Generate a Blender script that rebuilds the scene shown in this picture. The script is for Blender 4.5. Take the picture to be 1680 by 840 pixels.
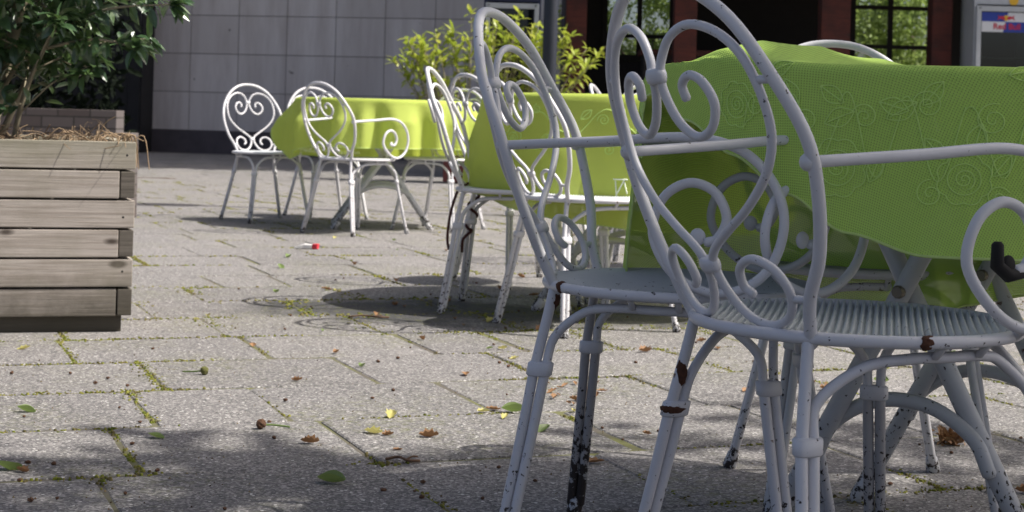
import bpy, bmesh, math, random
from mathutils import Vector, Matrix, noise
R_ = math.radians
S = bpy.context.scene
for o in list(bpy.data.objects): bpy.data.objects.remove(o)
COL = S.collection

# ------------------------------------------------------------------ camera, sky, sun, exposure
FPX, Y0, CAMH, ROLL = 2775.4, 195.6, 0.72, 0.028
cam = bpy.data.cameras.new('camera'); co = bpy.data.objects.new('camera', cam); COL.objects.link(co)
co.location = (0, 0, CAMH)
co.rotation_euler = (Matrix.Rotation(R_(90), 3, 'X') @ Matrix.Rotation(ROLL, 3, 'Z')).to_euler()
cam.sensor_width = 36; cam.lens = FPX/1680*36; cam.shift_y = -(420-Y0)/1680
cam.clip_start = 0.1; cam.clip_end = 800
cam.dof.use_dof = True; cam.dof.focus_distance = 2.7; cam.dof.aperture_fstop = 14
S.camera = co
SUN_EL, SUN_AZ = 53.0, -4.0           # azimuth measured from +X, negative = towards the camera
w = bpy.data.worlds.new('World'); S.world = w; w.use_nodes = True
nt = w.node_tree; bg = nt.nodes['Background']
sky = nt.nodes.new('ShaderNodeTexSky'); sky.sky_type = 'NISHITA'; sky.sun_disc = False
sky.air_density = .55; sky.dust_density = 4.5; sky.ozone_density = .2; sky.sun_elevation = R_(SUN_EL); sky.sun_rotation = R_(90-SUN_AZ)
nt.links.new(sky.outputs[0], bg.inputs[0]); bg.inputs[1].default_value = 0.12
sl = bpy.data.lights.new('sun', 'SUN'); sl.energy = 5.0; sl.angle = R_(0.5); sl.color = (1, .95, .87)
so = bpy.data.objects.new('sun', sl); COL.objects.link(so)
sd = Vector((math.cos(R_(SUN_EL))*math.cos(R_(SUN_AZ)), math.cos(R_(SUN_EL))*math.sin(R_(SUN_AZ)), math.sin(R_(SUN_EL))))
so.rotation_euler = sd.to_track_quat('Z', 'Y').to_euler(); so.location = (8, -2, 12)
S.view_settings.view_transform = 'Standard'; S.view_settings.look = 'None'
S.view_settings.exposure = 0.48; S.view_settings.gamma = 1

# ------------------------------------------------------------------ helpers
def px(x, y, d):
    """point at depth d that the photograph shows at pixel x, y (used to measure positions)"""
    u, v = x-840, y-Y0
    c, s = math.cos(ROLL), math.sin(ROLL)
    return Vector(((u*c+v*s)*d/FPX, d, CAMH-(-u*s+v*c)*d/FPX))
def gpx(x, y):
    v = -(x-840)*math.sin(ROLL)+(y-Y0)*math.cos(ROLL)
    p = px(x, y, FPX*CAMH/v); p.z = 0
    return p
def link(name, me, mat=None, parent=None, smooth=False):
    o = bpy.data.objects.new(name, me); COL.objects.link(o)
    if mat: me.materials.append(mat)
    if parent: o.parent = parent
    if smooth: me.polygons.foreach_set('use_smooth', [True]*len(me.polygons))
    return o
def obj(name, bm, mat=None, parent=None, smooth=False):
    me = bpy.data.meshes.new(name); bm.normal_update(); bm.to_mesh(me); bm.free()
    return link(name, me, mat, parent, smooth)
def pydata(name, vs, fs, mat=None, parent=None, smooth=False):
    me = bpy.data.meshes.new(name); me.from_pydata([tuple(v) for v in vs], [], fs); me.update()
    return link(name, me, mat, parent, smooth)
def tag(o, label=None, cat=None, group=None, kind=None):
    if label: o['label'] = label
    if cat: o['category'] = cat
    if group: o['group'] = group
    if kind: o['kind'] = kind
    return o
def empty(name, loc=(0, 0, 0), rz=0):
    o = bpy.data.objects.new(name, None); COL.objects.link(o); o.location = loc; o.rotation_euler = (0, 0, rz)
    o.empty_display_size = .1
    return o
def copy_tree(o, parent=None):
    c = o.copy(); COL.objects.link(c)
    if parent: c.parent = parent
    for ch in list(o.children): copy_tree(ch, c)
    return c
def spline(pts, n=6, cyc=False):
    P = [Vector(p) for p in pts]; out = []; N = len(P)
    rng = range(N) if cyc else range(N-1)
    for i in rng:
        p0 = P[(i-1) % N] if (cyc or i > 0) else P[0]*2-P[1]
        p1, p2 = P[i], P[(i+1) % N]
        p3 = P[(i+2) % N] if (cyc or i+2 < N) else P[-1]*2-P[-2]
        for k in range(n):
            t = k/n
            out.append(.5*((2*p1)+(p2-p0)*t+(2*p0-5*p1+4*p2-p3)*t*t+(3*p1-p0-3*p2+p3)*t**3))
    if not cyc: out.append(P[-1])
    return out
def tube(bm, pts, r, seg=10, cyc=False, cap=True):
    P = [Vector(p) for p in pts]; N = len(P)
    rr = r if isinstance(r, (list, tuple)) else [r]*N
    T = []
    for i in range(N):
        a = P[(i-1) % N] if (cyc or i) else P[i]; b = P[(i+1) % N] if (cyc or i < N-1) else P[i]
        t = (b-a); T.append(t.normalized() if t.length > 1e-9 else Vector((0, 0, 1)))
    ref = Vector((0, 0, 1)) if abs(T[0].z) < .9 else Vector((1, 0, 0))
    nrm = (ref-T[0]*ref.dot(T[0])).normalized(); rings = []
    for i in range(N):
        nrm = nrm-T[i]*nrm.dot(T[i]); nrm.normalize(); bn = T[i].cross(nrm)
        rings.append([bm.verts.new(P[i]+(nrm*math.cos(2*math.pi*k/seg)+bn*math.sin(2*math.pi*k/seg))*rr[i]) for k in range(seg)])
    for i in range(N if cyc else N-1):
        A, B = rings[i], rings[(i+1) % N]
        for k in range(seg): bm.faces.new((A[k], A[(k+1) % seg], B[(k+1) % seg], B[k]))
    if cap and not cyc:
        for ring, end, sgn, rad in ((rings[0], P[0]-T[0]*rr[0]*.5, 1, rr[0]), (rings[-1], P[-1]+T[-1]*rr[-1]*.5, -1, rr[-1])):
            mid = [bm.verts.new(end+(v.co-(sum((q.co for q in ring), Vector())/seg))*.6) for v in ring]
            for k in range(seg):
                f = (ring[(k+1) % seg], ring[k], mid[k], mid[(k+1) % seg]) if sgn > 0 else (ring[k], ring[(k+1) % seg], mid[(k+1) % seg], mid[k])
                bm.faces.new(f)
            bm.faces.new(mid[::-1] if sgn > 0 else mid) if True else None
def ball(bm, c, r, sz=1, seg=10):
    m = Matrix.Translation(c) @ Matrix.Diagonal((r, r, r*sz, 1))
    bmesh.ops.create_uvsphere(bm, u_segments=seg, v_segments=max(5, seg//2+1), radius=1, matrix=m)
def box(bm, x0, x1, y0, y1, z0, z1, bev=0):
    vs = [bm.verts.new(p) for p in ((x0, y0, z0), (x1, y0, z0), (x1, y1, z0), (x0, y1, z0), (x0, y0, z1), (x1, y0, z1), (x1, y1, z1), (x0, y1, z1))]
    fs = [bm.faces.new([vs[i] for i in f]) for f in ((3, 2, 1, 0), (4, 5, 6, 7), (0, 1, 5, 4), (1, 2, 6, 5), (2, 3, 7, 6), (3, 0, 4, 7))]
    if bev:
        es = list({e for f in fs for e in f.edges})
        bmesh.ops.bevel(bm, geom=es, offset=bev, segments=2, affect='EDGES', profile=.7)
def lathe(bm, prof, seg=24, c=(0, 0)):
    rings = [[bm.verts.new((c[0]+r*math.cos(2*math.pi*k/seg), c[1]+r*math.sin(2*math.pi*k/seg), z)) for k in range(seg)] for r, z in prof]
    for a, b in zip(rings, rings[1:]):
        for k in range(seg): bm.faces.new((a[k], a[(k+1) % seg], b[(k+1) % seg], b[k]))
    bm.faces.new(rings[0][::-1]); bm.faces.new(rings[-1])

# ------------------------------------------------------------------ materials
class NT:
    def __init__(s, name):
        s.m = bpy.data.materials.new(name); s.m.use_nodes = True; s.t = s.m.node_tree
        s.p = s.t.nodes['Principled BSDF']; s.out = s.t.nodes['Material Output']
    def n(s, kind, **kw):
        nd = s.t.nodes.new('ShaderNode'+kind)
        for k, v in kw.items():
            if k in ('operation', 'blend_type', 'data_type', 'wave_type', 'feature', 'bands_direction', 'noise_dimensions', 'voronoi_dimensions', 'offset', 'squash'): setattr(nd, k, v)
            else:
                key = int(k[1:]) if k[0] == 'i' and k[1:].isdigit() else k.replace('_', ' ')
                s.put(nd, key, v)
        return nd
    def put(s, nd, key, v):
        if isinstance(v, bpy.types.NodeSocket): s.t.links.new(v, nd.inputs[key])
        else:
            if isinstance(v, tuple) and len(v) == 3 and nd.inputs[key].type == 'RGBA': v = (*v, 1)
            nd.inputs[key].default_value = v
    def P(s, **kw):
        for k, v in kw.items(): s.put(s.p, k.replace('_', ' '), v)
    def coord(s, which='Object'): return s.n('TexCoord').outputs[which]
    def mapping(s, vec, scale=(1, 1, 1), rot=(0, 0, 0), loc=(0, 0, 0)):
        return s.n('Mapping', Vector=vec, Scale=scale, Rotation=rot, Location=loc).outputs[0]
    def noise(s, vec, scale, detail=4, rough=.55): return s.n('TexNoise', Vector=vec, Scale=scale, Detail=detail, Roughness=rough).outputs[0]
    def ramp(s, fac, stops):
        nd = s.n('ValToRGB', Fac=fac); e = nd.color_ramp.elements
        while len(e) < len(stops): e.new(.5)
        for i, (p, c) in enumerate(stops):
            e[i].position = p; e[i].color = (c, c, c, 1) if not isinstance(c, tuple) else (*c, 1)
        return nd.outputs[0]
    def mix(s, fac, a, b, mode='MIX'):
        nd = s.t.nodes.new('ShaderNodeMixRGB'); nd.blend_type = mode
        s.put(nd, 0, fac); s.put(nd, 1, a); s.put(nd, 2, b)
        return nd.outputs[0]
    def math(s, op, a, b=0.0): return s.n('Math', operation=op, i0=a, i1=b).outputs[0]
    def bump(s, h, strength=.3, dist=.01): return s.n('Bump', Height=h, Strength=strength, Distance=dist).outputs[0]
def plain(name, col, rough=.5, metal=0., var=0., scale=20, bump=0.):
    m = NT(name); c = m.coord()
    if var:
        f = m.noise(c, scale, 6)
        m.P(Base_Color=m.mix(f, tuple(x*(1-var) for x in col), tuple(min(1, x*(1+var)) for x in col)))
        if bump: m.P(Normal=m.bump(f, bump, .005))
    else: m.P(Base_Color=col)
    m.P(Roughness=rough, Metallic=metal)
    return m.m
def mk_paint(name, base, chips=1.0):
    m = NT(name); c = m.coord(); rnd = m.n('ObjectInfo').outputs['Random']
    off = m.n('CombineXYZ', X=m.math('MULTIPLY', rnd, 7.3), Y=m.math('MULTIPLY', rnd, 3.1)).outputs[0]
    v = m.n('VectorMath', operation='ADD', i0=c, i1=off).outputs[0]
    z = m.n('SeparateXYZ', Vector=c).outputs[2]
    low = m.n('MapRange', Value=z, i1=.0, i2=.30, i3=1., i4=0.).outputs[0]
    low2 = m.math('POWER', low, 1.4)
    n1 = m.noise(v, 95, 4, .65); n2 = m.noise(v, 21, 5, .6); n3 = m.noise(v, 9, 3, .5)
    th = m.math('ADD', n1, m.math('ADD', m.math('MULTIPLY', low2, .14*chips), m.math('MULTIPLY', m.math('SUBTRACT', n3, .5), .25)))
    chip = m.ramp(th, [(.66, 0.), (.70, 1.)])
    rust = m.ramp(n2, [(.69, 0.), (.72, 1.)])
    dirt = m.ramp(m.noise(v, 14, 6, .7), [(.35, 0.), (.75, 1.)])
    col = m.mix(m.math('MULTIPLY', dirt, .22), base, tuple(x*.62 for x in base))
    col = m.mix(m.math('MULTIPLY', low, .22), col, (.30, .28, .25))
    col = m.mix(chip, col, (.035, .027, .024))
    col = m.mix(rust, col, (.10, .045, .025))
    m.P(Base_Color=col, Roughness=m.mix(chip, (.38,)*3, (.8,)*3), Normal=m.bump(m.mix(.5, chip, rust), -.35, .0015))
    m.p.inputs['Specular IOR Level'].default_value = .45
    return m.m
def mk_leaf(name, cols, rough=.4, trans=.3, spec=.5):
    m = NT(name); g = m.n('NewGeometry').outputs['Random Per Island']
    n = len(cols); base = m.ramp(g, [(i/(n-1) if n > 1 else 0, c) for i, c in enumerate(cols)])
    var = m.noise(m.coord(), 60, 2)
    base = m.mix(m.math('MULTIPLY', var, .3), base, tuple(x*.6 for x in cols[0]))
    m.P(Base_Color=base, Roughness=rough); m.p.inputs['Specular IOR Level'].default_value = spec
    tr = m.n('BsdfTranslucent', Color=m.mix(.5, base, tuple(min(1, x*1.8) for x in cols[-1])))
    mx = m.n('MixShader', Fac=trans, i1=m.p.outputs[0], i2=tr.outputs[0])
    m.t.links.new(mx.outputs[0], m.out.inputs[0])
    return m.m
def mk_cloth(name, col, tcol, trans=.36):
    m = NT(name); uv = m.coord('UV')
    a = m.n('TexWave', Vector=m.mapping(uv, (1, 1, 1), (0, 0, R_(38))), Scale=65., Distortion=.6, Detail=1.).outputs[1]
    b = m.n('TexWave', Vector=m.mapping(uv, (1, 1, 1), (0, 0, R_(-50))), Scale=80., Distortion=.4, Detail=1.).outputs[1]
    h = m.math('ADD', m.math('MULTIPLY', a, .7), m.math('MULTIPLY', b, .5))
    big = m.noise(uv, 9, 3)
    wr = m.noise(m.mapping(uv, (4, 4, 4)), 3, 3)
    c = m.mix(m.math('MULTIPLY', h, .28), col, tuple(x*.55 for x in col))
    c = m.mix(m.math('MULTIPLY', big, .22), c, tuple(x*.8 for x in col))
    bp = m.bump(m.math('ADD', h, m.math('MULTIPLY', wr, 2.2)), .35, .0022)
    m.P(Base_Color=c, Roughness=.85, Normal=bp); m.p.inputs['Specular IOR Level'].default_value = .2
    tr = m.n('BsdfTranslucent', Color=tcol, Normal=bp)
    mx = m.n('MixShader', Fac=trans, i1=m.p.outputs[0], i2=tr.outputs[0])
    hole = m.math('MULTIPLY', m.math('GREATER_THAN', h, 1.02), .5)
    tp = m.n('BsdfTransparent')
    mx2 = m.n('MixShader', Fac=hole, i1=mx.outputs[0], i2=tp.outputs[0])
    m.t.links.new(mx2.outputs[0], m.out.inputs[0])
    return m.m
def mk_wood(name, c1, c2, c3):
    m = NT(name); c = m.coord(); rnd = m.n('ObjectInfo').outputs['Random']
    off = m.n('CombineXYZ', X=m.math('MULTIPLY', rnd, 31.), Y=m.math('MULTIPLY', rnd, 17.), Z=m.math('MULTIPLY', rnd, 5.)).outputs[0]
    v = m.n('VectorMath', operation='ADD', i0=c, i1=off).outputs[0]
    g = m.noise(m.mapping(v, (1.3, 14, 42)), 2.4, 6, .62)
    f = m.noise(m.mapping(v, (3, 40, 110)), 1.5, 5, .6)
    st = m.noise(v, 3.3, 5, .65)
    g = m.ramp(g, [(.40, 0.), (.58, 1.)]); col = m.mix(g, c1, c2); col = m.mix(m.math('MULTIPLY', m.ramp(f, [(.4, 0.), (.75, 1.)]), .6), col, tuple(x*1.22 for x in c1))
    kn = m.n('TexVoronoi', Vector=m.mapping(v, (3.6, 3, 8.)), Scale=1.0).outputs[0]
    col = m.mix(m.ramp(kn, [(.07, .9), (.13, 0.)]), col, (.035, .022, .015))
    col = m.mix(m.ramp(st, [(.42, 0.), (.72, .75)]), col, c3)
    zz = m.math('ADD', m.n('SeparateXYZ', Vector=c).outputs[2], m.math('MULTIPLY', m.math('SUBTRACT', m.noise(c, 9, 6, .7), .5), .16))
    col = m.mix(m.ramp(zz, [(.06, .8), (.20, 0.)]), col, (.055, .048, .032)) if name != 'dark_red_timber' else col
    col = m.mix(m.ramp(zz, [(.50, 0.), (.60, .35)]), col, (.17, .18, .09)) if name != 'dark_red_timber' else col
    m.P(Base_Color=col, Roughness=.78, Normal=m.bump(m.math('ADD', f, g), .25, .0015))
    return m.m
def mk_paving():
    m = NT('paving'); c = m.coord()
    isl = m.n('NewGeometry').outputs['Random Per Island']
    base = m.ramp(isl, [(0., (.150, .144, .144)), (.5, (.232, .221, .218)), (1., (.185, .178, .178))])
    base = m.mix(m.ramp(m.noise(c, 1.5, 7, .66), [(.38, 0.), (.70, .75)]), base, (.135, .13, .128))
    sp = m.n('TexVoronoi', Vector=c, Scale=200.); cell = m.n('SeparateColor', Color=sp.outputs[1]).outputs[0]
    base = m.mix(m.math('MULTIPLY', m.ramp(cell, [(.55, 0.), (.95, 1.)]), .75), base, (.47, .445, .43))
    base = m.mix(m.math('MULTIPLY', m.ramp(cell, [(.05, 1.), (.42, 0.)]), .8), base, (.062, .06, .061))
    wh = m.n('TexVoronoi', Vector=c, Scale=125.); wc = m.n('SeparateColor', Color=wh.outputs[1]).outputs[1]
    wf = m.math('MULTIPLY', m.math('GREATER_THAN', wc, .965), m.math('LESS_THAN', wh.outputs[0], .42))
    base = m.mix(wf, base, (.72, .70, .68))
    fine = m.noise(c, 260, 3, .7)
    base = m.mix(m.math('MULTIPLY', fine, .35), base, (.12, .118, .118))
    ms = m.math('MULTIPLY', m.ramp(m.noise(c, 1.7, 5, .6), [(.47, 0.), (.66, 1.)]), m.ramp(m.noise(c, 38, 4, .7), [(.47, 0.), (.66, 1.)]))
    base = m.mix(m.math('MULTIPLY', ms, .6), base, (.13, .14, .035))
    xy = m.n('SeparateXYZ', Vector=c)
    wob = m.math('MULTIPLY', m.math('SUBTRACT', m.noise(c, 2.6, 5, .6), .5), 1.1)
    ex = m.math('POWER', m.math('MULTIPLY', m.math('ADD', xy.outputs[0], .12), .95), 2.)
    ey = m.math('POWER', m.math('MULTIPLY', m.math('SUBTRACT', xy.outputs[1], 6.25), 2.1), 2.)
    damp_shade = m.ramp(m.math('ADD', m.math('ADD', ex, ey), m.math('MULTIPLY', wob, 2.4)), [(.3, .8), (.95, 0.)])  # middle table's shade painted into the slab colour, with damp moss flecks
    base = m.mix(damp_shade, base, m.mix(m.ramp(m.noise(c, 22, 4, .7), [(.52, 0.), (.62, 1.)]), (.036, .036, .04), (.065, .07, .02)))
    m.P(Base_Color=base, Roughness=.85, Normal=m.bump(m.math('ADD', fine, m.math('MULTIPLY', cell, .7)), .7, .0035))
    m.p.inputs['Specular IOR Level'].default_value = .3
    return m.m
def mk_ground():
    m = NT('joint_soil'); c = m.coord()
    f = m.noise(c, 2.2, 5, .6)
    col = m.mix(m.ramp(f, [(.42, 0.), (.6, 1.)]), (.12, .105, .085), (.16, .17, .045))
    col = m.mix(m.math('MULTIPLY', m.noise(c, 120, 4), .6), col, (.04, .035, .025))
    m.P(Base_Color=col, Roughness=.95)
    return m.m
def mk_tiles():
    m = NT('wall_tiles'); c = m.coord(); isl = m.n('NewGeometry').outputs['Random Per Island']
    base = m.ramp(isl, [(0., (.65, .60, .575)), (1., (.76, .705, .68))])
    st = m.noise(m.mapping(c, (2.5, 2.5, .35)), 1.6, 6, .65)
    base = m.mix(m.ramp(st, [(.38, 0.), (.72, .85)]), base, (.50, .44, .41))
    base = m.mix(m.math('MULTIPLY', m.noise(c, 30, 5), .25), base, (.54, .49, .47))
    base = m.mix(m.ramp(m.noise(c, 6, 2), [(.74, 0.), (.78, .8)]), base, (.1, .085, .07))
    m.P(Base_Color=base, Roughness=.65)
    return m.m
def mk_brick():
    m = NT('grey_brick'); c = m.coord()
    b = m.n('TexBrick', Vector=m.mapping(c, (1, 1, 1), (R_(90), 0, 0)), Color1=(.075, .056, .053), Color2=(.125, .11, .11), Mortar=(.03, .027, .025), Scale=1., Mortar_Size=.006, Brick_Width=.21, Row_Height=.073)
    col = m.mix(m.math('MULTIPLY', m.noise(c, 25, 5), .4), b.outputs[0], (.12, .10, .09))
    m.P(Base_Color=col, Roughness=.9, Normal=m.bump(b.outputs[1], -.5, .01))
    return m.m
def mk_glass(name, tint, refl):
    m = NT(name)
    tp = m.n('BsdfTransparent', Color=tint); gl = m.n('BsdfGlossy', Color=(1, 1, 1), Roughness=.02)
    fr = m.n('LayerWeight', Blend=.35).outputs[1]
    mx = m.n('MixShader', Fac=m.math('ADD', m.math('MULTIPLY', fr, .5), refl), i1=tp.outputs[0], i2=gl.outputs[0])
    m.t.links.new(mx.outputs[0], m.out.inputs[0])
    return m.m
M = {
 'paint': mk_paint('white_paint', (.67, .665, .695)),
 'paint_old': mk_paint('worn_white_paint', (.56, .57, .60), 1.5),
 'seat': mk_paint('seat_paint', (.56, .59, .62), .3),
 'cloth': mk_cloth('green_cloth', (.62, .735, .17), (.68, .80, .12)),
 'cloth_deep': mk_cloth('deep_green_cloth', (.56, .80, .17), (.22, .42, .03), .08),
 'stitch': plain('green_embroidery', (.60, .82, .23), .7, 0, .15, 200),
 'stitch_pale': plain('pale_hem', (.52, .66, .22), .8, 0, .2, 90),
 'whitemark': plain('mark_white', (.8, .85, .7), .7),
 'wood': mk_wood('weathered_planks', (.41, .365, .33), (.30, .26, .225), (.22, .20, .15)),
 'endgrain': mk_wood('plank_ends', (.15, .13, .11), (.10, .085, .07), (.05, .045, .035)),
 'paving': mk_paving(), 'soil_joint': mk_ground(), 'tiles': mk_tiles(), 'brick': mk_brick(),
 'plinth': plain('dark_plinth', (.085, .072, .08), .7, 0, .35, 6),
 'grout': plain('grout', (.22, .19, .18), .9),
 'soil': plain('planter_soil', (.06, .04, .028), .95, 0, .5, 40, .6),
 'straw': plain('dry_straw', (.27, .19, .115), .8, 0, .7, 14),
 'twig': plain('brown_twig', (.12, .065, .035), .8, 0, .4, 40),
 'bark': plain('smooth_bark', (.27, .235, .16), .8, 0, .5, 22, .5),
 'bark_dark': plain('tree_bark', (.10, .08, .06), .9, 0, .5, 12, .8),
 'shed': plain('black_stained_timber', (.006, .006, .008), .8, 0, .4, 8),
 'red_wood': mk_wood('dark_red_timber', (.095, .018, .009), (.05, .009, .006), (.012, .004, .003)),
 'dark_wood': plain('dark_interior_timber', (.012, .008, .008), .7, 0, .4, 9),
 'roof': plain('dark_roofing', (.05, .045, .045), .8, 0, .3, 6),
 'pot': plain('dark_red_glaze', (.10, .018, .016), .5, 0, .35, 12),
 'pole': plain('blue_grey_metal', (.022, .026, .038), .42, .2, .25, 15),
 'navy': plain('navy_cabinet', (.008, .012, .045), .5, 0, .2, 8),
 'fridge_frame': plain('pale_grey_metal', (.42, .44, .47), .45, .1, .12, 10),
 'fridge_in': plain('dark_cabinet_lining', (.03, .035, .037), .6, 0, .3, 5),
 'shelf': plain('grey_wire', (.2, .22, .22), .5, .3),
 'st_blue': plain('sticker_blue', (.02, .045, .30), .4), 'st_white': plain('sticker_white', (.62, .63, .66), .4),
 'st_red': plain('sticker_red', (.50, .02, .05), .4), 'st_yellow': plain('sticker_yellow', (.72, .42, .03), .4),
 'glass': mk_glass('window_glass', (.96, .98, .95), .0), 'dark_glass': mk_glass('cabinet_glass', (.55, .6, .58), .05),
 'leaf_shrub': mk_leaf('dark_glossy_leaf', [(.035, .075, .036), (.055, .115, .045), (.10, .17, .05)], .36, .18, 1.),
 'leaf_bush': mk_leaf('yellow_green_leaf', [(.26, .34, .04), (.38, .44, .05), (.48, .48, .07), (.30, .38, .05)], .4, .38),
 'leaf_tree': mk_leaf('tree_leaf', [(.15, .22, .05), (.22, .30, .07), (.28, .35, .11)], .45, .45),
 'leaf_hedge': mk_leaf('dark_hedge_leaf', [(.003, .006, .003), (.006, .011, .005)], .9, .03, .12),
 'lf_green': mk_leaf('fallen_green', [(.13, .20, .055), (.20, .27, .08)], .45, .25),
 'lf_yellow': mk_leaf('fallen_yellow', [(.42, .40, .10), (.52, .47, .18)], .6, .2),
 'lf_brown': mk_leaf('fallen_brown', [(.32, .18, .075), (.22, .11, .05)], .7, .1),
 'husk': plain('brown_husk', (.085, .04, .02), .9, 0, .6, 160),
 'olive_husk': plain('olive_husk', (.11, .11, .03), .9, 0, .6, 200, .8),
 'crumbs': mk_leaf('crumbs', [(.05, .03, .018), (.14, .085, .04), (.24, .19, .10)], .95, 0., .1),
 'moss': mk_leaf('moss', [(.085, .105, .018), (.17, .19, .03), (.26, .25, .06), (.16, .13, .06), (.08, .07, .03)], .95, 0., .1),
 'black': plain('black_bare_metal', (.008, .007, .007), .8),
 'cord': plain('dark_red_cord', (.06, .012, .012), .8, 0, .4, 60),
 'pk_white': plain('packet_white', (.8, .78, .77), .5), 'pk_red': plain('packet_red', (.55, .03, .05), .5),
 'bolt': plain('bolt_steel', (.25, .22, .18), .45, .8),
}

# ------------------------------------------------------------------ ground
rg = random.Random(5)
def ground():
    g = 220
    pydata('ground', [(-g, -g, -.0028), (g, -g, -.0028), (g, g+100, -.0028), (-g, g+100, -.0028)], [(0, 1, 2, 3)], M['soil_joint'])['kind'] = 'structure'
    e1 = Vector((math.cos(R_(21)), math.sin(R_(21)), 0)); e2 = Vector((-e1.y, e1.x, 0))
    vs, fs, edges = [], [], []
    row = -14.0; k = 0
    while row < 34:
        wrow = .49+rg.uniform(-.01, .02); off = (k % 2)*.27+rg.uniform(-.08, .08); a = -14+off
        while a < 26:
            L = rg.choice((.5, .5, .55, .6, .5, .3)) + rg.uniform(-.02, .02)
            cen = e1*(a+L/2)+e2*(row+wrow/2)
            if -9.5 < cen.x < 9.5 and -4 < cen.y < 34:
                gp = rg.choice((.0015, .003, .005, .007))
                q = [(a+gp, row+gp), (a+L-gp, row+gp), (a+L-gp, row+wrow-gp), (a+gp, row+wrow-gp)]
                q = [(x+rg.uniform(-.006, .006), y+rg.uniform(-.006, .006)) for x, y in q]
                dz = rg.uniform(-.0015, .001); b = len(vs)
                cx = sum(p[0] for p in q)/4; cy = sum(p[1] for p in q)/4
                # rounded, slightly chipped outline
                ring = []
                for i in range(4):
                    p, n_ = q[i], q[(i+1) % 4]
                    for t in (.03, .2, .4, .6, .8, .97):
                        x = p[0]+(n_[0]-p[0])*t; y = p[1]+(n_[1]-p[1])*t
                        j = .0035 if .1 < t < .9 else .006
                        x += rg.uniform(-j, j*.3)*(1 if x > cx else -1)*.6; y += rg.uniform(-j, j*.3)*(1 if y > cy else -1)*.6
                        ring.append((x, y))
                n = len(ring); tl = [rg.uniform(-.0012, .0012) for _ in range(2)]
                for sc, z in ((1, -.012), (1, -.0026), (.984, 0)):
                    for x, y in ring:
                        X = cx+(x-cx)*sc; Y = cy+(y-cy)*sc
                        zz = z+(dz+tl[0]*(X-cx)/.25+tl[1]*(Y-cy)/.25 if z > -.01 else 0)
                        p = e1*X+e2*Y; vs.append((p.x, p.y, zz))
                for lv in range(2):
                    for i in range(n): fs.append((b+lv*n+i, b+lv*n+(i+1) % n, b+(lv+1)*n+(i+1) % n, b+(lv+1)*n+i))
                fs.append(tuple(range(b+2*n, b+3*n)))
                edges.append(((a, row), (a+L, row))); edges.append(((a, row), (a, row+wrow)))
            a += L
        row += wrow; k += 1
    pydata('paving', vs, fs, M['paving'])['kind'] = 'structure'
    # moss cushions in the joints, thicker in the middle table's damp shade
    vs, fs = [], []
    for (p, q) in edges:
        P, Q = e1*p[0]+e2*p[1], e1*q[0]+e2*q[1]
        if P.y < 2.2 or P.y > 17 or abs(P.x) > .36*P.y+.5: continue
        L = (Q-P).length; nn = int(L/(.004 if P.y < 6 else .009))
        for i in range(nn):
            c = P.lerp(Q, rg.random())
            d = noise.noise(Vector((c.x*1.3, c.y*1.3, 3)))+.6*noise.noise(Vector((c.x*6, c.y*6, 9)))
            damp_shade = .35 if (5.6 < c.y < 6.9 and c.x > -1.6) else 0
            if d+damp_shade < -.08+rg.uniform(0, .4): continue
            sp = .007+max(0, d)*.013+damp_shade*.06
            c = c+Vector((rg.gauss(0, sp), rg.gauss(0, sp), 0))
            r = rg.uniform(.0022, .006)*(1 if c.y < 6 else 1.7); h = r*rg.uniform(.25, .6); b = len(vs)
            m = rg.randint(5, 6); a0 = rg.random()*6
            for j in range(m):
                t = a0+j*2*math.pi/m; rr = r*rg.uniform(.7, 1.2)
                vs.append((c.x+rr*math.cos(t), c.y+rr*math.sin(t), -.004))
            for j in range(m):
                t = a0+(j+.5)*2*math.pi/m; rr = r*rg.uniform(.4, .65)
                vs.append((c.x+rr*math.cos(t), c.y+rr*math.sin(t), h*rg.uniform(.5, 1)))
            vs.append((c.x+rg.uniform(-.3, .3)*r, c.y+rg.uniform(-.3, .3)*r, h))
            for j in range(m):
                fs.append((b+j, b+(j+1) % m, b+m+j)); fs.append((b+(j+1) % m, b+m+(j+1) % m, b+m+j)); fs.append((b+m+j, b+m+(j+1) % m, b+2*m))
    o2v, o2f = [], []
    for i in range(5200):
        if i % 2:
            p, q = edges[rg.randrange(len(edges))]; c = (e1*p[0]+e2*p[1]).lerp(e1*q[0]+e2*q[1], rg.random())+Vector((rg.gauss(0, .03), rg.gauss(0, .03), 0))
        else:
            y = 2.5+7*rg.random()**1.5; c = Vector((rg.uniform(-.32, .32)*y, y, 0))
        if not 2.3 < c.y < 9.5 or abs(c.x) > .33*c.y: continue
        r = rg.uniform(.0008, .0026); b = len(o2v); a0 = rg.random()*6
        for j in range(4): o2v.append((c.x+r*rg.uniform(.5, 1.6)*math.cos(a0+j*1.57), c.y+r*rg.uniform(.5, 1.2)*math.sin(a0+j*1.57), -.001))
        o2v.append((c.x, c.y, r*rg.uniform(.6, 1.3)))
        for j in range(4): o2f.append((b+j, b+(j+1) % 4, b+4))
    tag(pydata('crumbs', o2v, o2f, M['crumbs']), 'fine brown crumbs of dry leaves and grit on the paving', 'crumbs', kind='stuff')
    o = pydata('moss', vs, fs, M['moss']); tag(o, 'yellow green moss growing in the joints of the paving', 'moss', kind='stuff')
ground()

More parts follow.
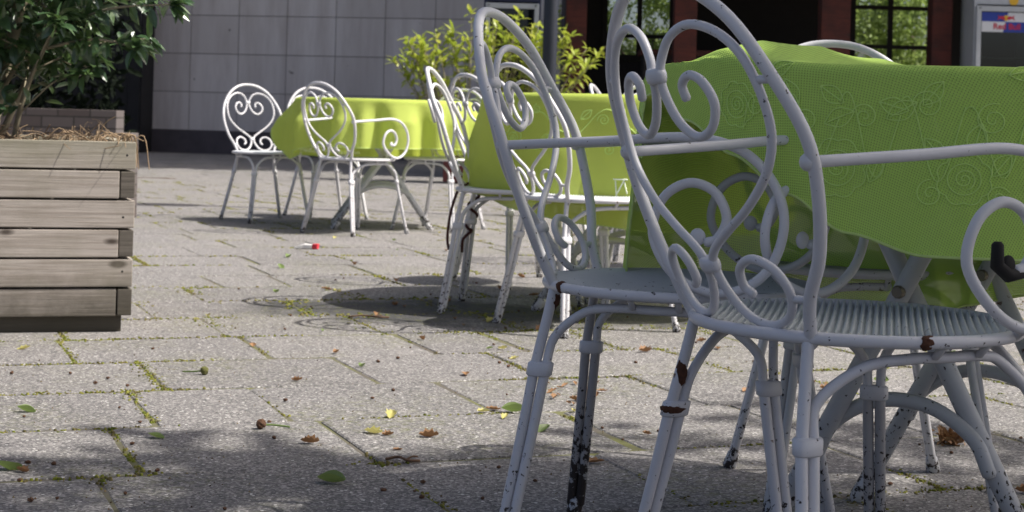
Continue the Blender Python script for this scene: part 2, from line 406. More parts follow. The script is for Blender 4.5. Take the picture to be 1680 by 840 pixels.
# ------------------------------------------------------------------ foliage helpers
def leaf(vs, fs, base, d, up, L, W, fold=.25, droop=.25):
    d = d.normalized(); s = d.cross(up)
    if s.length < 1e-4: s = Vector((1, 0, 0))
    s.normalize(); n = s.cross(d); b = len(vs)
    for t, wd in ((0, .08), (.3, .85), (.62, .9), (.85, .45)):
        c = base+d*(L*t)-n*(droop*L*t*t)
        vs.append(c+s*(W*wd*.5)+n*(W*fold*wd*.5)); vs.append(c); vs.append(c-s*(W*wd*.5)+n*(W*fold*wd*.5))
    vs.append(base+d*L-n*(droop*L))
    for i in range(3):
        a = b+3*i; fs.append((a, a+1, a+4, a+3)); fs.append((a+1, a+2, a+5, a+4))
    a = b+9; fs.append((a, a+1, b+12)); fs.append((a+1, a+2, b+12))
def rdir(r):
    while True:
        v = Vector((r.uniform(-1, 1), r.uniform(-1, 1), r.uniform(-1, 1)))
        if .05 < v.length < 1: return v.normalized()
def tree(name, label, base, crown_c, rad, n_cl, leaf_L, seed, trunk_r=.16, group=None, per=9, gap=.0):
    r = random.Random(seed); root = empty(name, base); tag(root, label, 'tree', group)
    b = Vector(base); cc = Vector(crown_c)-b
    bm = bmesh.new(); top = cc+Vector((0, 0, rad[2]*.1))
    mid = Vector((cc.x*.35+.1, cc.y*.35, cc.z*.45))
    pts = spline([(0, 0, -.05), (mid.x*.4, mid.y*.4, mid.z*.5), mid, top], 5)
    tube(bm, pts, [trunk_r*(1.25-.9*i/(len(pts)-1)) for i in range(len(pts))], 12)
    for i in range(9):
        t = r.uniform(.45, .95); st = pts[int(t*(len(pts)-1))]; dv = rdir(r); dv.z = abs(dv.z)*.5
        en = cc+Vector((dv.x*rad[0]*.75, dv.y*rad[1]*.75, dv.z*rad[2]*.7))
        lp = spline([st, st.lerp(en, .5)+Vector((0, 0, .25)), en], 5)
        tube(bm, lp, [trunk_r*.45*(1-.85*j/(len(lp)-1)) for j in range(len(lp))], 7)
    obj('trunk', bm, M['bark_dark'], root, True)
    vs, fs = [], []
    for i in range(n_cl):
        d = rdir(r); rr = r.random()**.4
        wob = 1+.28*noise.noise(d*2.3+Vector((seed, 0, 0)))
        c = cc+Vector((d.x*rad[0], d.y*rad[1], d.z*rad[2]))*rr*wob
        if noise.noise(c*.9+Vector((0, seed, 0))) < gap-.35: continue
        od = (d+Vector((0, 0, .2))).normalized()
        for k in range(per):
            dd = (od*.6+rdir(r)).normalized(); dd.z -= .2
            leaf(vs, fs, c+rdir(r)*leaf_L*1.3, dd, rdir(r)+Vector((0, 0, 1)), leaf_L*r.uniform(.7, 1.3), leaf_L*r.uniform(.45, .6))
    pydata('crown', vs, fs, M['leaf_tree'], root)
    return root

# ------------------------------------------------------------------ buildings behind
def back_building():
    root = empty('tiled_wall', (0, 0, 0)); tag(root, 'long wall clad in square grey stone tiles above a dark plinth', 'wall')
    A = Vector((-7.2, 29.0, 0)); ang = R_(-11.5); d = Vector((math.cos(ang), math.sin(ang), 0)); n = Vector((math.sin(ang), -math.cos(ang), 0))
    A = px(238, 250, 28.6); A.z = 0; A = A-d*1.0
    L = 8.2; tw, th = .845, .645
    ox = (px(311, 88, 28.4)-A).dot(d)-5*tw
    bm = bmesh.new()
    def fbox(bm, s0, s1, z0, z1, t0, t1):
        c = [A+d*s+n*t for s, t in ((s0, t0), (s1, t0), (s1, t1), (s0, t1))]
        v = [bm.verts.new((p.x, p.y, z)) for z in (z0, z1) for p in c]
        for f in ((3, 2, 1, 0), (4, 5, 6, 7), (0, 1, 5, 4), (1, 2, 6, 5), (2, 3, 7, 6), (3, 0, 4, 7)): bm.faces.new([v[i] for i in f])
    fbox(bm, 0, L, .0, 5.4, -.3, -.012); obj('wall_core', bm, M['grout'], root)
    bm = bmesh.new()
    z = .385
    while z < 5.2:
        s = ox-2*tw
        while s < L:
            a, b = max(0.004, s+.006), min(L-.004, s+tw-.006)
            if b-a > .05: fbox(bm, a, b, z+.006, z+th-.006, -.011, .002+rg.uniform(0, .004))
            s += tw
        z += th
    obj('tile_cladding', bm, M['tiles'], root)
    bm = bmesh.new(); fbox(bm, 0, L, -.01, .38, -.011, .03); obj('plinth', bm, M['plinth'], root)
    # dark shed on its left
    s = empty('timber_shed', (0, 0, 0)); tag(s, 'black stained timber shed left of the tiled wall behind the planter', 'shed')
    e = px(239, 200, 28.0); bm = bmesh.new()
    x = e.x-9
    while x < e.x-.1: box(bm, x, min(x+.19, e.x), 27.6, 27.65, 0, 4.6, .004); x += .195
    obj('board_wall', bm, M['shed'], s)
    bm = bmesh.new(); box(bm, e.x-9, e.x-.01, 27.66, 29.2, 0, 4.55); obj('shed_body', bm, M['shed'], s)
    bm = bmesh.new(); box(bm, e.x-9.2, e.x+.05, 27.3, 29.6, 4.62, 4.8, .01); obj('roof', bm, M['roof'], s)
back_building()

def pavilion():
    Yf, Yb = 20.6, 23.4
    X = lambda p, d=Yf: px(p, 60, d).x
    Z = lambda p, d=Yf: CAMH+(Y0+10-p)*d/FPX
    root = empty('garden_pavilion', (X(1250), Yf, 0)); tag(root, 'dark red timber pavilion with open front and windows in its back wall', 'pavilion')
    off = -root.location
    def part(name, bm, mat, par=None, sm=False):
        for v in bm.verts: v.co += off
        return obj(name, bm, mat, par or root, sm)
    for a, b in ((928, 962), (1106, 1143), (1347, 1395), (1529, 1562)):
        bm = bmesh.new(); box(bm, X(a), X(b), Yf, Yf+.26, 0, 2.72, .012); part('post', bm, M['red_wood'])
    x0, x1 = X(928), X(1562)+4.2
    bm = bmesh.new(); box(bm, X(1562)+3.9, x1, Yf, Yf+.26, 0, 2.72, .012); part('post', bm, M['red_wood'])
    # back wall with three openings
    w1 = (X(990, Yb), X(1103, Yb)); w2 = (X(1396, Yb), X(1526, Yb)); zt = 2.62
    zb1, zb2 = Z(104, Yb), Z(110, Yb)
    bm = bmesh.new()
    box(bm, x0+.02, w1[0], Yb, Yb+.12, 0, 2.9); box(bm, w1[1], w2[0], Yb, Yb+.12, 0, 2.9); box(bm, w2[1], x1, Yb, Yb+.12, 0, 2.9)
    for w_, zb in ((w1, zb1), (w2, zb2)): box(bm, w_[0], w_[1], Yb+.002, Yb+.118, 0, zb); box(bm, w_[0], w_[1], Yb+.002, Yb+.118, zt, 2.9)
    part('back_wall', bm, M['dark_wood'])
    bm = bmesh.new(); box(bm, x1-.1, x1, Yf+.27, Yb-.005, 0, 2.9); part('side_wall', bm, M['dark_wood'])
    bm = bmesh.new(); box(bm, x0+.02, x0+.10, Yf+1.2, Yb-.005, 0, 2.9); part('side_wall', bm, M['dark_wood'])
    for (w_, zb, vm, hm) in ((w1, zb1, (1048,), (64, 98)), (w2, zb2, (1459,), (6, 70))):
        bm = bmesh.new(); e = .05; y = Yb-.03
        box(bm, w_[0]-.02, w_[0]+e, y-.03, y+.025, zb, zt); box(bm, w_[1]-e, w_[1]+.02, y-.03, y+.025, zb, zt)
        box(bm, w_[0]+e, w_[1]-e, y-.028, y+.02, zb, zb+e); box(bm, w_[0]+e, w_[1]-e, y-.028, y+.02, zt-e, zt)
        for m in vm: box(bm, X(m, Yb)-.035, X(m, Yb)+.035, y-.026, y+.018, zb+e, zt-e)
        for m in hm: box(bm, w_[0]+e, w_[1]-e, y-.02, y+.012, Z(m, Yb)-.028, Z(m, Yb)+.028)
        f = part('window', bm, M['dark_wood'])
        bm = bmesh.new(); box(bm, w_[0]+.01, w_[1]-.01, Yb+.05, Yb+.056, zb+.005, zt-.005); part('pane', bm, M['glass'], f)
    bm = bmesh.new(); box(bm, x0-.12, x1+.1, Yf-.12, Yf+.1, 2.73, 2.98, .01); part('front_beam', bm, M['red_wood'])
    bm = bmesh.new()
    v = [bm.verts.new(p) for p in ((x0-.3, Yf-.5, 3.0), (x1+.4, Yf-.5, 3.0), (x1+.4, Yb+.5, 3.5), (x0-.3, Yb+.5, 3.5), (x0-.3, Yf-.5, 3.12), (x1+.4, Yf-.5, 3.12), (x1+.4, Yb+.5, 3.62), (x0-.3, Yb+.5, 3.62))]
    for f in ((3, 2, 1, 0), (4, 5, 6, 7), (0, 1, 5, 4), (1, 2, 6, 5), (2, 3, 7, 6), (3, 0, 4, 7)): bm.faces.new([v[i] for i in f])
    part('roof', bm, M['roof'])
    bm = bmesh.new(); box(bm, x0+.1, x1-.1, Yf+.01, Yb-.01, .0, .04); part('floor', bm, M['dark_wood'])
    # bar shelf between the middle posts
    c = empty('bar_counter', (X(1235), Yf+.7, .04)); tag(c, 'dark timber bar counter with a red rail inside the pavilion', 'counter')
    a, b = X(1062)-c.location.x, X(1399)-c.location.x
    zt = Z(82)-.04
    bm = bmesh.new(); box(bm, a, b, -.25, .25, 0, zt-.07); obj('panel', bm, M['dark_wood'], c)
    bm = bmesh.new(); box(bm, a-.04, b+.04, -.31, .31, zt-.068, zt, .01); obj('counter_top', bm, M['red_wood'], c)
pavilion()

def fridge(name, label, x0, ytop, xw, d, sticker):
    p = px(x0, ytop, d); wd = xw; root = empty(name, (p.x+wd/2, d+.3, 0)); h = p.z
    tag(root, label, 'fridge', 'drinks fridges by the pavilion')
    hw = wd/2
    bm = bmesh.new(); t = .035
    box(bm, -hw-.02, -hw-.02+t, -.28, .3, 0, h+.14); box(bm, hw+.02-t, hw+.02, -.28, .3, 0, h+.14)
    box(bm, -hw-.02+t, hw+.02-t, .26, .3, 0, h+.14); box(bm, -hw-.02+t, hw+.02-t, -.28, .259, 0, .2); box(bm, -hw-.02+t, hw+.02-t, -.28, .259, h+.02, h+.14)
    obj('cabinet', bm, M['navy'] if not sticker else M['fridge_frame'], root)
    bm = bmesh.new(); box(bm, -hw+.018, hw-.018, .24, .258, .2, h+.018); obj('lining', bm, M['fridge_in'], root)
    for z in (.55, .95, 1.3, 1.62):
        bm = bmesh.new()
        for k in range(14): tube(bm, [(-hw+.03+k*(wd-.06)/13, -.2, z), (-hw+.03+k*(wd-.06)/13, .23, z)], .004, 5)
        tube(bm, [(-hw+.02, -.2, z), (hw-.02, -.2, z)], .006, 5); obj('shelf', bm, M['shelf'], root)
    fr = .055; bm = bmesh.new(); y0, y1 = -.335, -.285
    box(bm, -hw, -hw+fr, y0, y1, .1, h, .006); box(bm, hw-fr, hw, y0, y1, .1, h, .006)
    box(bm, -hw+fr-.001, hw-fr+.001, y0+.002, y1, h-fr-.01, h-.002, .005); box(bm, -hw+fr-.001, hw-fr+.001, y0+.002, y1, .102, .1+fr, .005)
    dr = obj('door', bm, M['fridge_frame'], root)
    bm = bmesh.new(); box(bm, -hw+fr-.004, hw-fr+.004, -.315, -.308, .1+fr-.004, h-fr-.006); obj('door_glass', bm, M['dark_glass'], dr)
    bm = bmesh.new()
    if sticker: tube(bm, [(-hw+.012, -.37, 1.05), (-hw+.012, -.37, 1.45)], .01, 8); tube(bm, [(-hw+.012, -.34, 1.1), (-hw+.012, -.37, 1.1)], .007, 6); tube(bm, [(-hw+.012, -.34, 1.4), (-hw+.012, -.37, 1.4)], .007, 6)
    else: box(bm, hw-fr+.004, hw-.006, -.36, -.337, 1.15, 1.46, .005)
    obj('handle', bm, M['navy'] if not sticker else M['fridge_frame'], dr)
    for sx in (-1, 1):
        bm = bmesh.new(); lathe(bm, [(.011, h-.033), (.011, h-.021)], 10, (sx*(hw-.04), y0-.0035)); obj('hinge_cap', bm, M['black'], dr)
    if sticker:
        s = empty('door_sticker', (0, -.3165, 0)); s.parent = dr; s['label'] = 'blue and white quartered sticker with red lettering'
        sw = wd-2*fr-.02; zt = h-fr-.02; H1 = .235
        def quad(name, pts, mat, dy=0.):
            vs = [(x, dy, z) for x, z in pts]+[(x, dy+.0008, z) for x, z in pts]; n = len(pts)
            pydata(name, vs, [tuple(range(n))[::-1], tuple(range(n, 2*n))]+[(i, (i+1) % n, n+(i+1) % n, n+i) for i in range(n)], mat, s)
        L, Rr, mz = -sw/2, sw/2, zt-.112
        quad('blue_field', [(L, mz), (.02, mz), (.05, zt), (L, zt)], M['st_blue']); quad('white_field', [(.02, mz), (Rr, mz), (Rr, zt), (.05, zt)], M['st_white'])
        quad('white_field', [(L, mz-.123), (-.012, mz-.123), (.02, mz), (L, mz)], M['st_white']); quad('blue_field', [(-.012, mz-.123), (Rr, mz-.123), (Rr, mz), (.02, mz)], M['st_blue'])
        cz = mz+.045
        quad('sun_disc', [(.024+.034*math.cos(t*math.pi/12), cz+.034*math.sin(t*math.pi/12)) for t in range(24)], M['st_yellow'], -.002)
        bull = [(.006, -.016), (.03, -.014), (.05, -.026), (.056, -.022), (.05, -.012), (.075, -.008), (.092, .0), (.11, .012), (.105, .0), (.098, -.012), (.09, -.028), (.084, -.024), (.078, -.016), (.06, .014), (.035, .03), (.012, .02)]
        bull = [(.006, -.012), (.022, -.022), (.045, -.018), (.07, -.004), (.098, -.026), (.104, -.02), (.088, .002), (.1, .03), (.094, .032), (.076, .014), (.045, .024), (.018, .012)]
        for sx in (-1, 1):
            pts = [(.024+sx*x, cz+z) for x, z in bull]
            quad('bull_emblem', pts if sx > 0 else pts[::-1], M['st_red'], -.004)
        cu = bpy.data.curves.new('lettering', 'FONT'); cu.body = 'Red Bull'; cu.size = .098; cu.align_x = 'CENTER'; cu.extrude = .0004; cu.offset = .0022
        to = bpy.data.objects.new('tmp', cu); COL.objects.link(to)
        me = bpy.data.meshes.new_from_object(to.evaluated_get(bpy.context.evaluated_depsgraph_get())); bpy.data.objects.remove(to)
        lo = link('lettering', me, M['st_red'], s); lo.rotation_euler = (R_(90), 0, 0); lo.location = (.035, -.003, mz-.088)
        if True:
            bm = bmesh.new(); lathe(bm, [(.055, 0), (.055, .006)], 20)
            o = obj('round_sticker', bm, M['st_yellow'], root); o.rotation_euler = (R_(90), 0, 0); o.location = (.12, -.281, h+.07)
fridge('drinks_fridge', 'navy drinks fridge with pale door frame left of the pole', 797, 4, .64, 20.2, False)
fridge('drinks_fridge', 'pale drinks fridge with blue and white sticker at the right edge', 1602, 9, .66, 20.2, True)

def brick_wall():
    root = empty('brick_wall', (px(174, 200, 11).x, 11, 0)); tag(root, 'low grey brick wall behind the wooden planter', 'wall')
    x0, x1 = px(-60, 200, 11).x-root.location.x, px(216, 200, 11).x-root.location.x
    bm = bmesh.new(); box(bm, x0, x1-.1, 0, .22, 0, .705, .004); box(bm, x1-.098, x1, .0, .22, 0, .56, .004); obj('brickwork', bm, M['brick'], root)
brick_wall()

# trees: one over the seats (outside the frame, its shade falls on the near table), others behind the pavilion
tree('unseen_shade_tree', 'unseen broad leafy tree to the right, shading the near table', (6.4, -1.2, 0), (5.3, -.6, 7.2), (5.3, 4.15, 1.9), 3500, .20, 3, .22)
tree('leafy_tree', 'tallest leafy tree with its crown high above the pavilion roof', (3.4, 25.0, 0), (3.2, 24.8, 10.4), (4.6, 4.4, 2.7), 2600, .27, 20, .24, 'trees behind the pavilion')
for i, (x, y, hz, rd, lab) in enumerate(((2.2, 26.8, 1.9, (1.7, 1.1, 1.9), 'bushy tree seen through the left window of the pavilion'), (6.3, 26.8, 2.0, (1.7, 1.1, 2.0), 'bushy tree seen through the right window of the pavilion'), (9.6, 29.5, 3.2, (2.2, 1.8, 3.0), 'bushy tree at the right end behind the pavilion'), (5.0, 31.5, 3.6, (2.6, 1.8, 3.4), 'leafy tree farthest behind the middle of the pavilion'))):
    tree('leafy_tree', lab, (x, y, 0), (x, y, hz), rd, 2000 if i < 2 else 900, .085 if i < 2 else .13, 40+i, .09, 'trees behind the pavilion', 11, .3)

# ------------------------------------------------------------------ planter box and its shrub
def planter():
    c = gpx(215, 545); ang = R_(18); root = empty('planter_box', c, ang); Wd, Dp = 1.25, .95; hh = .612
    tag(root, 'weathered wooden planter box of stacked planks with interlocked corners', 'planter')
    # local x: along the front, to the left is negative; local y: depth; corner at 0,0
    z = .045; rows = 6; ph = (hh-z)/rows; t = .047
    bm = bmesh.new(); box(bm, -Wd+.03, -.03, .03, Dp-.03, 0, z+.01); obj('base', bm, M['endgrain'], root)
    for i in range(rows):
        z1 = hh-i*ph; z0 = z1-ph+.007; jut = [rg.uniform(-.003, .003) for _ in range(4)]
        long_front = i % 2 == 0
        a, b = (-Wd, 0) if long_front else (-Wd+t+.002, -t-.002)
        bm = bmesh.new(); box(bm, a, b+jut[0], 0+jut[1], t, z0, z1, .003); pl = obj('plank', bm, M['wood'], root)
        if long_front:
            for xx in (-.03, -.62):
                bm = bmesh.new(); bmesh.ops.create_uvsphere(bm, u_segments=10, v_segments=6, radius=1, matrix=Matrix.Translation((xx+rg.uniform(-.006, .006), jut[1]+.001, (z0+z1)/2+rg.uniform(-.012, .012))) @ Matrix.Diagonal((.0045, .002, .0045, 1))); obj('nail', bm, M['black'], pl)
        bm = bmesh.new(); box(bm, a, b, Dp-t, Dp, z0, z1, .003); obj('plank', bm, M['wood'], root)
        c0, c1 = (t+.002, Dp-t-.002) if long_front else (.002, Dp)
        for x0 in (-t, -Wd):
            bm = bmesh.new(); box(bm, x0+.001, x0+t-.001, c0+jut[2], c1, z0+.002, z1-.001, .003)
            obj('plank', bm, M['endgrain'] if not long_front else M['wood'], root)
    vs, fs = [], []; n = 16
    for j in range(n+1):
        for i in range(n+1):
            x = -Wd+t+(Wd-2*t)*i/n; y = t+(Dp-2*t)*j/n
            vs.append((x, y, hh-.045+.09*noise.noise(Vector((x*3, y*3, 1)))+.02*rg.random()))
    for j in range(n):
        for i in range(n): a = j*(n+1)+i; fs.append((a, a+1, a+n+2, a+n+1))
    pydata('soil', vs, fs, M['soil'], root)
    # dry straw and dead stems lying on the soil
    r = random.Random(8); bm = bmesh.new()
    for i in range(420):
        x = -r.random()**1.1*Wd*.95-.03; y = t+r.random()**1.6*(Dp-.2); p = Vector((x, y, hh-.035+r.uniform(0, .03)))
        d = rdir(r); d.z = abs(d.z)*.5; L = r.uniform(.05, .17)
        q = p+d*L*.5+Vector((0, 0, r.uniform(0, .035))); e = p+d*L+Vector((0, 0, r.uniform(-.03, .02)))
        tube(bm, spline([p, q, e], 3), r.uniform(.0006, .0021), 4)
    for i in range(9):
        p = Vector((-.02-r.random()*.05, r.uniform(-.005, .1), hh-.01)); d = Vector((r.uniform(0, 1), -.3*r.random(), 0))
        tube(bm, spline([p, p+d*.05+Vector((0, 0, .03)), p+d*.07+Vector((0, 0, -.03-.05*r.random()))], 4), .0016, 4)
    o = obj('dry_straw', bm, M['straw']); o.parent = None; o.location = c; o.rotation_euler = (0, 0, ang); tag(o, 'tangle of dry straw and dead stems on the planter soil', 'straw', kind='stuff')
    # shrub
    sh = empty('evergreen_shrub', root.matrix_basis @ Vector((-.52, .42, hh-.05))); tag(sh, 'dark glossy evergreen shrub with several stems growing in the wooden planter', 'shrub')
    r = random.Random(11); vs, fs = [], []; tips = []
    stems = [((.06, .0, 0), (.10, .02, .22), (.17, 0, .55), (.15, .05, 1.1), .031), ((.0, .05, 0), (-.03, .03, .3), (.02, .1, .7), (-.1, .1, 1.2), .018),
             ((.16, -.02, 0), (.21, -.06, .2), (.33, -.1, .45), (.5, -.12, .75), .010), ((-.1, 0, 0), (-.18, -.05, .25), (-.26, -.02, .6), (-.4, .1, 1.0), .014),
             ((-.2, -.1, 0), (-.3, -.15, .25), (-.36, -.1, .5), (-.5, -.1, .8), .010), ((.05, .15, 0), (.15, .25, .3), (.3, .3, .6), (.42, .3, .9), .012)]
    for (a, b, c_, d, rad) in stems:
        pts = spline([a, b, c_, d], 6); bm = bmesh.new(); N = len(pts)
        tube(bm, pts, [rad*(1.1-.75*i/(N-1)) for i in range(N)], 9)
        for k in range(16):
            i0 = r.randint(4, N-1); st = pts[i0]
            dv = Vector((r.uniform(-1, 1), r.uniform(-1, .7), r.uniform(-.15, .9))).normalized()
            L = r.uniform(.2, .45); en = st+dv*L; mid = st.lerp(en, .5)+Vector((0, 0, .03))
            tp = spline([st, mid, en], 4); tube(bm, tp, [rad*.32*(1-.6*j/(len(tp)-1)) for j in range(len(tp))], 6); tips.append((tp, dv))
        obj('stem', bm, M['bark'], sh, True)
    # long side branch that reaches towards the wall
    bm = bmesh.new()
    for (a, b, c_) in (((.3, -.1, .4), (.5, -.16, .48), (.72, -.2, .50)), ((.33, -.1, .45), (.52, -.14, .60), (.74, -.18, .66)), ((.28, -.08, .35), (.45, -.16, .38), (.60, -.18, .36)),
                       ((.33, -.1, .5), (.5, -.2, .66), (.66, -.24, .74)), ((.2, -.1, .5), (.42, -.2, .62), (.6, -.22, .64))):
        tp = spline([a, b, c_], 6); tube(bm, tp, [.006*(1-.6*j/(len(tp)-1)) for j in range(len(tp))], 6); tips.append((tp, (Vector(c_)-Vector(a)).normalized())); tips.append((tp, (Vector(c_)-Vector(b)).normalized()))
    obj('branch', bm, M['bark'], sh, True)
    for tp, dv in tips:
        for k in range(26):
            p = tp[r.randint(1, len(tp)-1)] if k > 6 else tp[-1]
            if p.z < .22 and r.random() < .8: continue
            dd = (dv*.7+rdir(r)).normalized()
            leaf(vs, fs, p+rdir(r)*.012, dd, Vector((0, 0, 1))+rdir(r)*.6, r.uniform(.05, .085), r.uniform(.024, .036), .3, .3)
    for i in range(3600):     # the dense body of the crown above
        d = rdir(r); p = Vector((-.10+d.x*.66, .08+d.y*.5, .80+d.z*.66*(1 if d.z > 0 else .86)))
        if noise.noise(p*4.5) < -.12: continue
        p = Vector((-.10, .08, .80)).lerp(p, r.random()**.35)
        dd = (d+rdir(r)).normalized(); leaf(vs, fs, p, dd, Vector((0, 0, 1))+rdir(r)*.7, r.uniform(.05, .09), r.uniform(.026, .040), .3, .3)
    for i in range(1000):
        p = Vector((r.uniform(-.62, .22), r.uniform(-.2, .4), r.uniform(.16, .55)))
        if noise.noise(p*5) < -.05: continue
        leaf(vs, fs, p, rdir(r)+Vector((0, 0, .2)), Vector((0, 0, 1))+rdir(r)*.7, r.uniform(.045, .08), r.uniform(.022, .036), .3, .3)
    pydata('foliage', vs, fs, M['leaf_shrub'], sh)
    vs, fs = [], []; r = random.Random(3)
    g = empty('seedling', root.matrix_basis @ Vector((-1.0, .12, hh-.03))); tag(g, 'small bright green seedlings at the left end of the planter soil', 'seedling')
    for i in range(90):
        p = Vector((r.gauss(0, .13), r.gauss(0, .05), r.uniform(.0, .06))); leaf(vs, fs, p, rdir(r)+Vector((0, 0, .4)), Vector((0, 0, 1)), .025, .014)
    pydata('foliage', vs, fs, M['leaf_bush'], g)
planter()

# dark hedge behind the planter, in front of the shed
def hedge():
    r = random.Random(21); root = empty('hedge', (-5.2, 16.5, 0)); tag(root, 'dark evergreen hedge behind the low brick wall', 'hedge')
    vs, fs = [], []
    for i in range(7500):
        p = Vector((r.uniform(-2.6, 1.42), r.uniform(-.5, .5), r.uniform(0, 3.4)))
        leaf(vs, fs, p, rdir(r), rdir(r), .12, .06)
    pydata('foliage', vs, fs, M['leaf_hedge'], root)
    bm = bmesh.new()
    for i in range(5): x = -2.4+i*.62; tube(bm, [(x, 0, 0), (x+.05, .03, 1.2), (x, 0, 2.6)], [.05, .035, .015], 7)
    obj('stem', bm, M['bark_dark'], root)
hedge()

# ------------------------------------------------------------------ red trough, its bush, pot, pole
def bush_and_trough():
    x0, x1 = px(728, 290, 18.6).x, px(965, 290, 18.6).x; cx = (x0+x1)/2
    t = empty('plant_trough', (cx, 18.6, 0)); tag(t, 'long dark red plant trough on the ground behind the tables', 'planter')
    hw = (x1-x0)/2; bm = bmesh.new()
    box(bm, -hw, hw, -.25, -.22, .02, .5, .006); box(bm, -hw, hw, .22, .25, .02, .5, .006); box(bm, -hw, -hw+.03, -.218, .218, .02, .5, .006); box(bm, hw-.03, hw, -.218, .218, .02, .5, .006)
    obj('trough_shell', bm, M['pot'], t)
    bm = bmesh.new(); box(bm, -hw-.02, hw+.02, -.275, -.252, .42, .49, .006); box(bm, -hw+.031, hw-.031, -.217, .217, .02, .44); obj('soil', bm, M['soil'], t)
    r = random.Random(14)
    b = empty('laurel_bush', (px(800, 160, 18.6).x, 18.6, .44)); tag(b, 'yellow green laurel bush behind the tables left of the pole', 'bush')
    vs, fs = [], []; bm = bmesh.new()
    for i in range(62):
        a = r.uniform(-1, 1); st = Vector((a*.6, r.uniform(-.12, .12), 0))
        hx = a*(1.2 if a > 0 else .98)+r.uniform(-.15, .15)
        en = Vector((hx, r.uniform(-.35, .35), r.uniform(.62, 1.0)**.6*1.46*(1-.20*abs(a)**2)))
        if a < -.35: en.z *= .96
        tp = spline([st, st.lerp(en, .5)+Vector((0, 0, .1)), en], 6); tube(bm, tp, [.011*(1-.7*j/(len(tp)-1)) for j in range(len(tp))], 5)
        for k in range(21):
            t_ = 1-r.random()**1.7*.75; p = tp[min(len(tp)-1, int(t_*(len(tp)-1)+.5))]
            ax = (en-st).normalized(); dd = (rdir(r)+ax*.75).normalized()
            leaf(vs, fs, p, dd, Vector((0, 0, 1))+rdir(r)*.3, r.uniform(.09, .165), r.uniform(.036, .056), .2, .3)
    obj('stem', bm, M['bark'], b, True); pydata('foliage', vs, fs, M['leaf_bush'], b)
    p = empty('plant_pot', (px(1002, 350, 13).x, 13, 0)); tag(p, 'round dark red plant pot on the ground behind the middle table', 'pot')
    bm = bmesh.new(); lathe(bm, [(.18, 0), (.24, .3), (.27, .3), (.27, .36), (.235, .36), (.22, .31)], 28); obj('pot_body', bm, M['pot'], p, False)
    d = 12.6; a, c = px(909, 0, d), px(902, 165, d)
    q = empty('lamp_post', (c.x-.012, d, 0)); tag(q, 'plain dark blue grey metal post behind the middle table', 'post')
    bm = bmesh.new(); tube(bm, [(0, 0, 0), (.0, 0, 1), (.012, 0, 3.6)], .054, 20); obj('shaft', bm, M['pole'], q, True)
    bm = bmesh.new(); lathe(bm, [(.11, 0), (.11, .015), (.062, .03), (.062, .12)], 20); obj('base_flange', bm, M['pole'], q)
    bm = bmesh.new(); lathe(bm, [(.07, 3.61), (.19, 3.7), (.2, 3.95), (.05, 4.1)], 20, (.012, 0)); obj('lamp_head', bm, M['fridge_frame'], q)
bush_and_trough()

# ------------------------------------------------------------------ wrought iron chairs
HS = .452
PROF = [(0, .022), (.084, .066), (.2, .118), (.329, .159), (.45, .170)]
def back_q(u, h):
    for (h0, a), (h1, b) in zip(PROF, PROF[1:]):
        if h <= h1 or h1 == .45: t = (h-h0)/(h1-h0); break
    return -.18-(a+(b-a)*t)+1.36*u*u
def B(u, h): return Vector((u, back_q(u, h), HS+h))
HOOP = [(.127, -.01), (.150, .05), (.184, .11), (.206, .185), (.209, .255), (.184, .330), (.133, .400), (.068, .441), (0, .452)]
HEART = [(.052, .300), (.050, .318), (.066, .330), (.086, .322), (.098, .295), (.086, .265), (.058, .252), (.028, .270), (.0105, .305), (.0095, .329),
         (.014, .352), (.034, .380), (.070, .394), (.112, .384), (.146, .356), (.166, .31), (.168, .258), (.150, .21), (.108, .165), (.058, .130), (.022, .105), (.0095, .084),
         (.016, .05), (.040, .020), (.074, .010), (.108, .022), (.126, .052), (.118, .084), (.088, .098), (.060, .084), (.054, .060), (.066, .050)]
ARM = [(-.235, .678), (-.08, .690), (.06, .700), (.14, .682), (.19, .635), (.208, .575), (.19, .510), (.145, .472), (.09, .466), (.035, .495), (.003, .55), (.018, .605), (.058, .630), (.098, .618), (.118, .580), (.106, .548), (.088, .540)]
RING = .222
LEGS = {'back': ((.127, -.18), (.216, -.236)), 'front': ((.150, .163), (.212, .235))}
def leg_pt(which, s, z):
    (tx, ty), (fx, fy) = LEGS[which]; t = (HS-z)/HS
    # splayed foot, upper part nearly vertical below the seat
    k = t**1.15
    return Vector((s*(tx+(fx-tx)*k), ty+(fy-ty)*k, z))
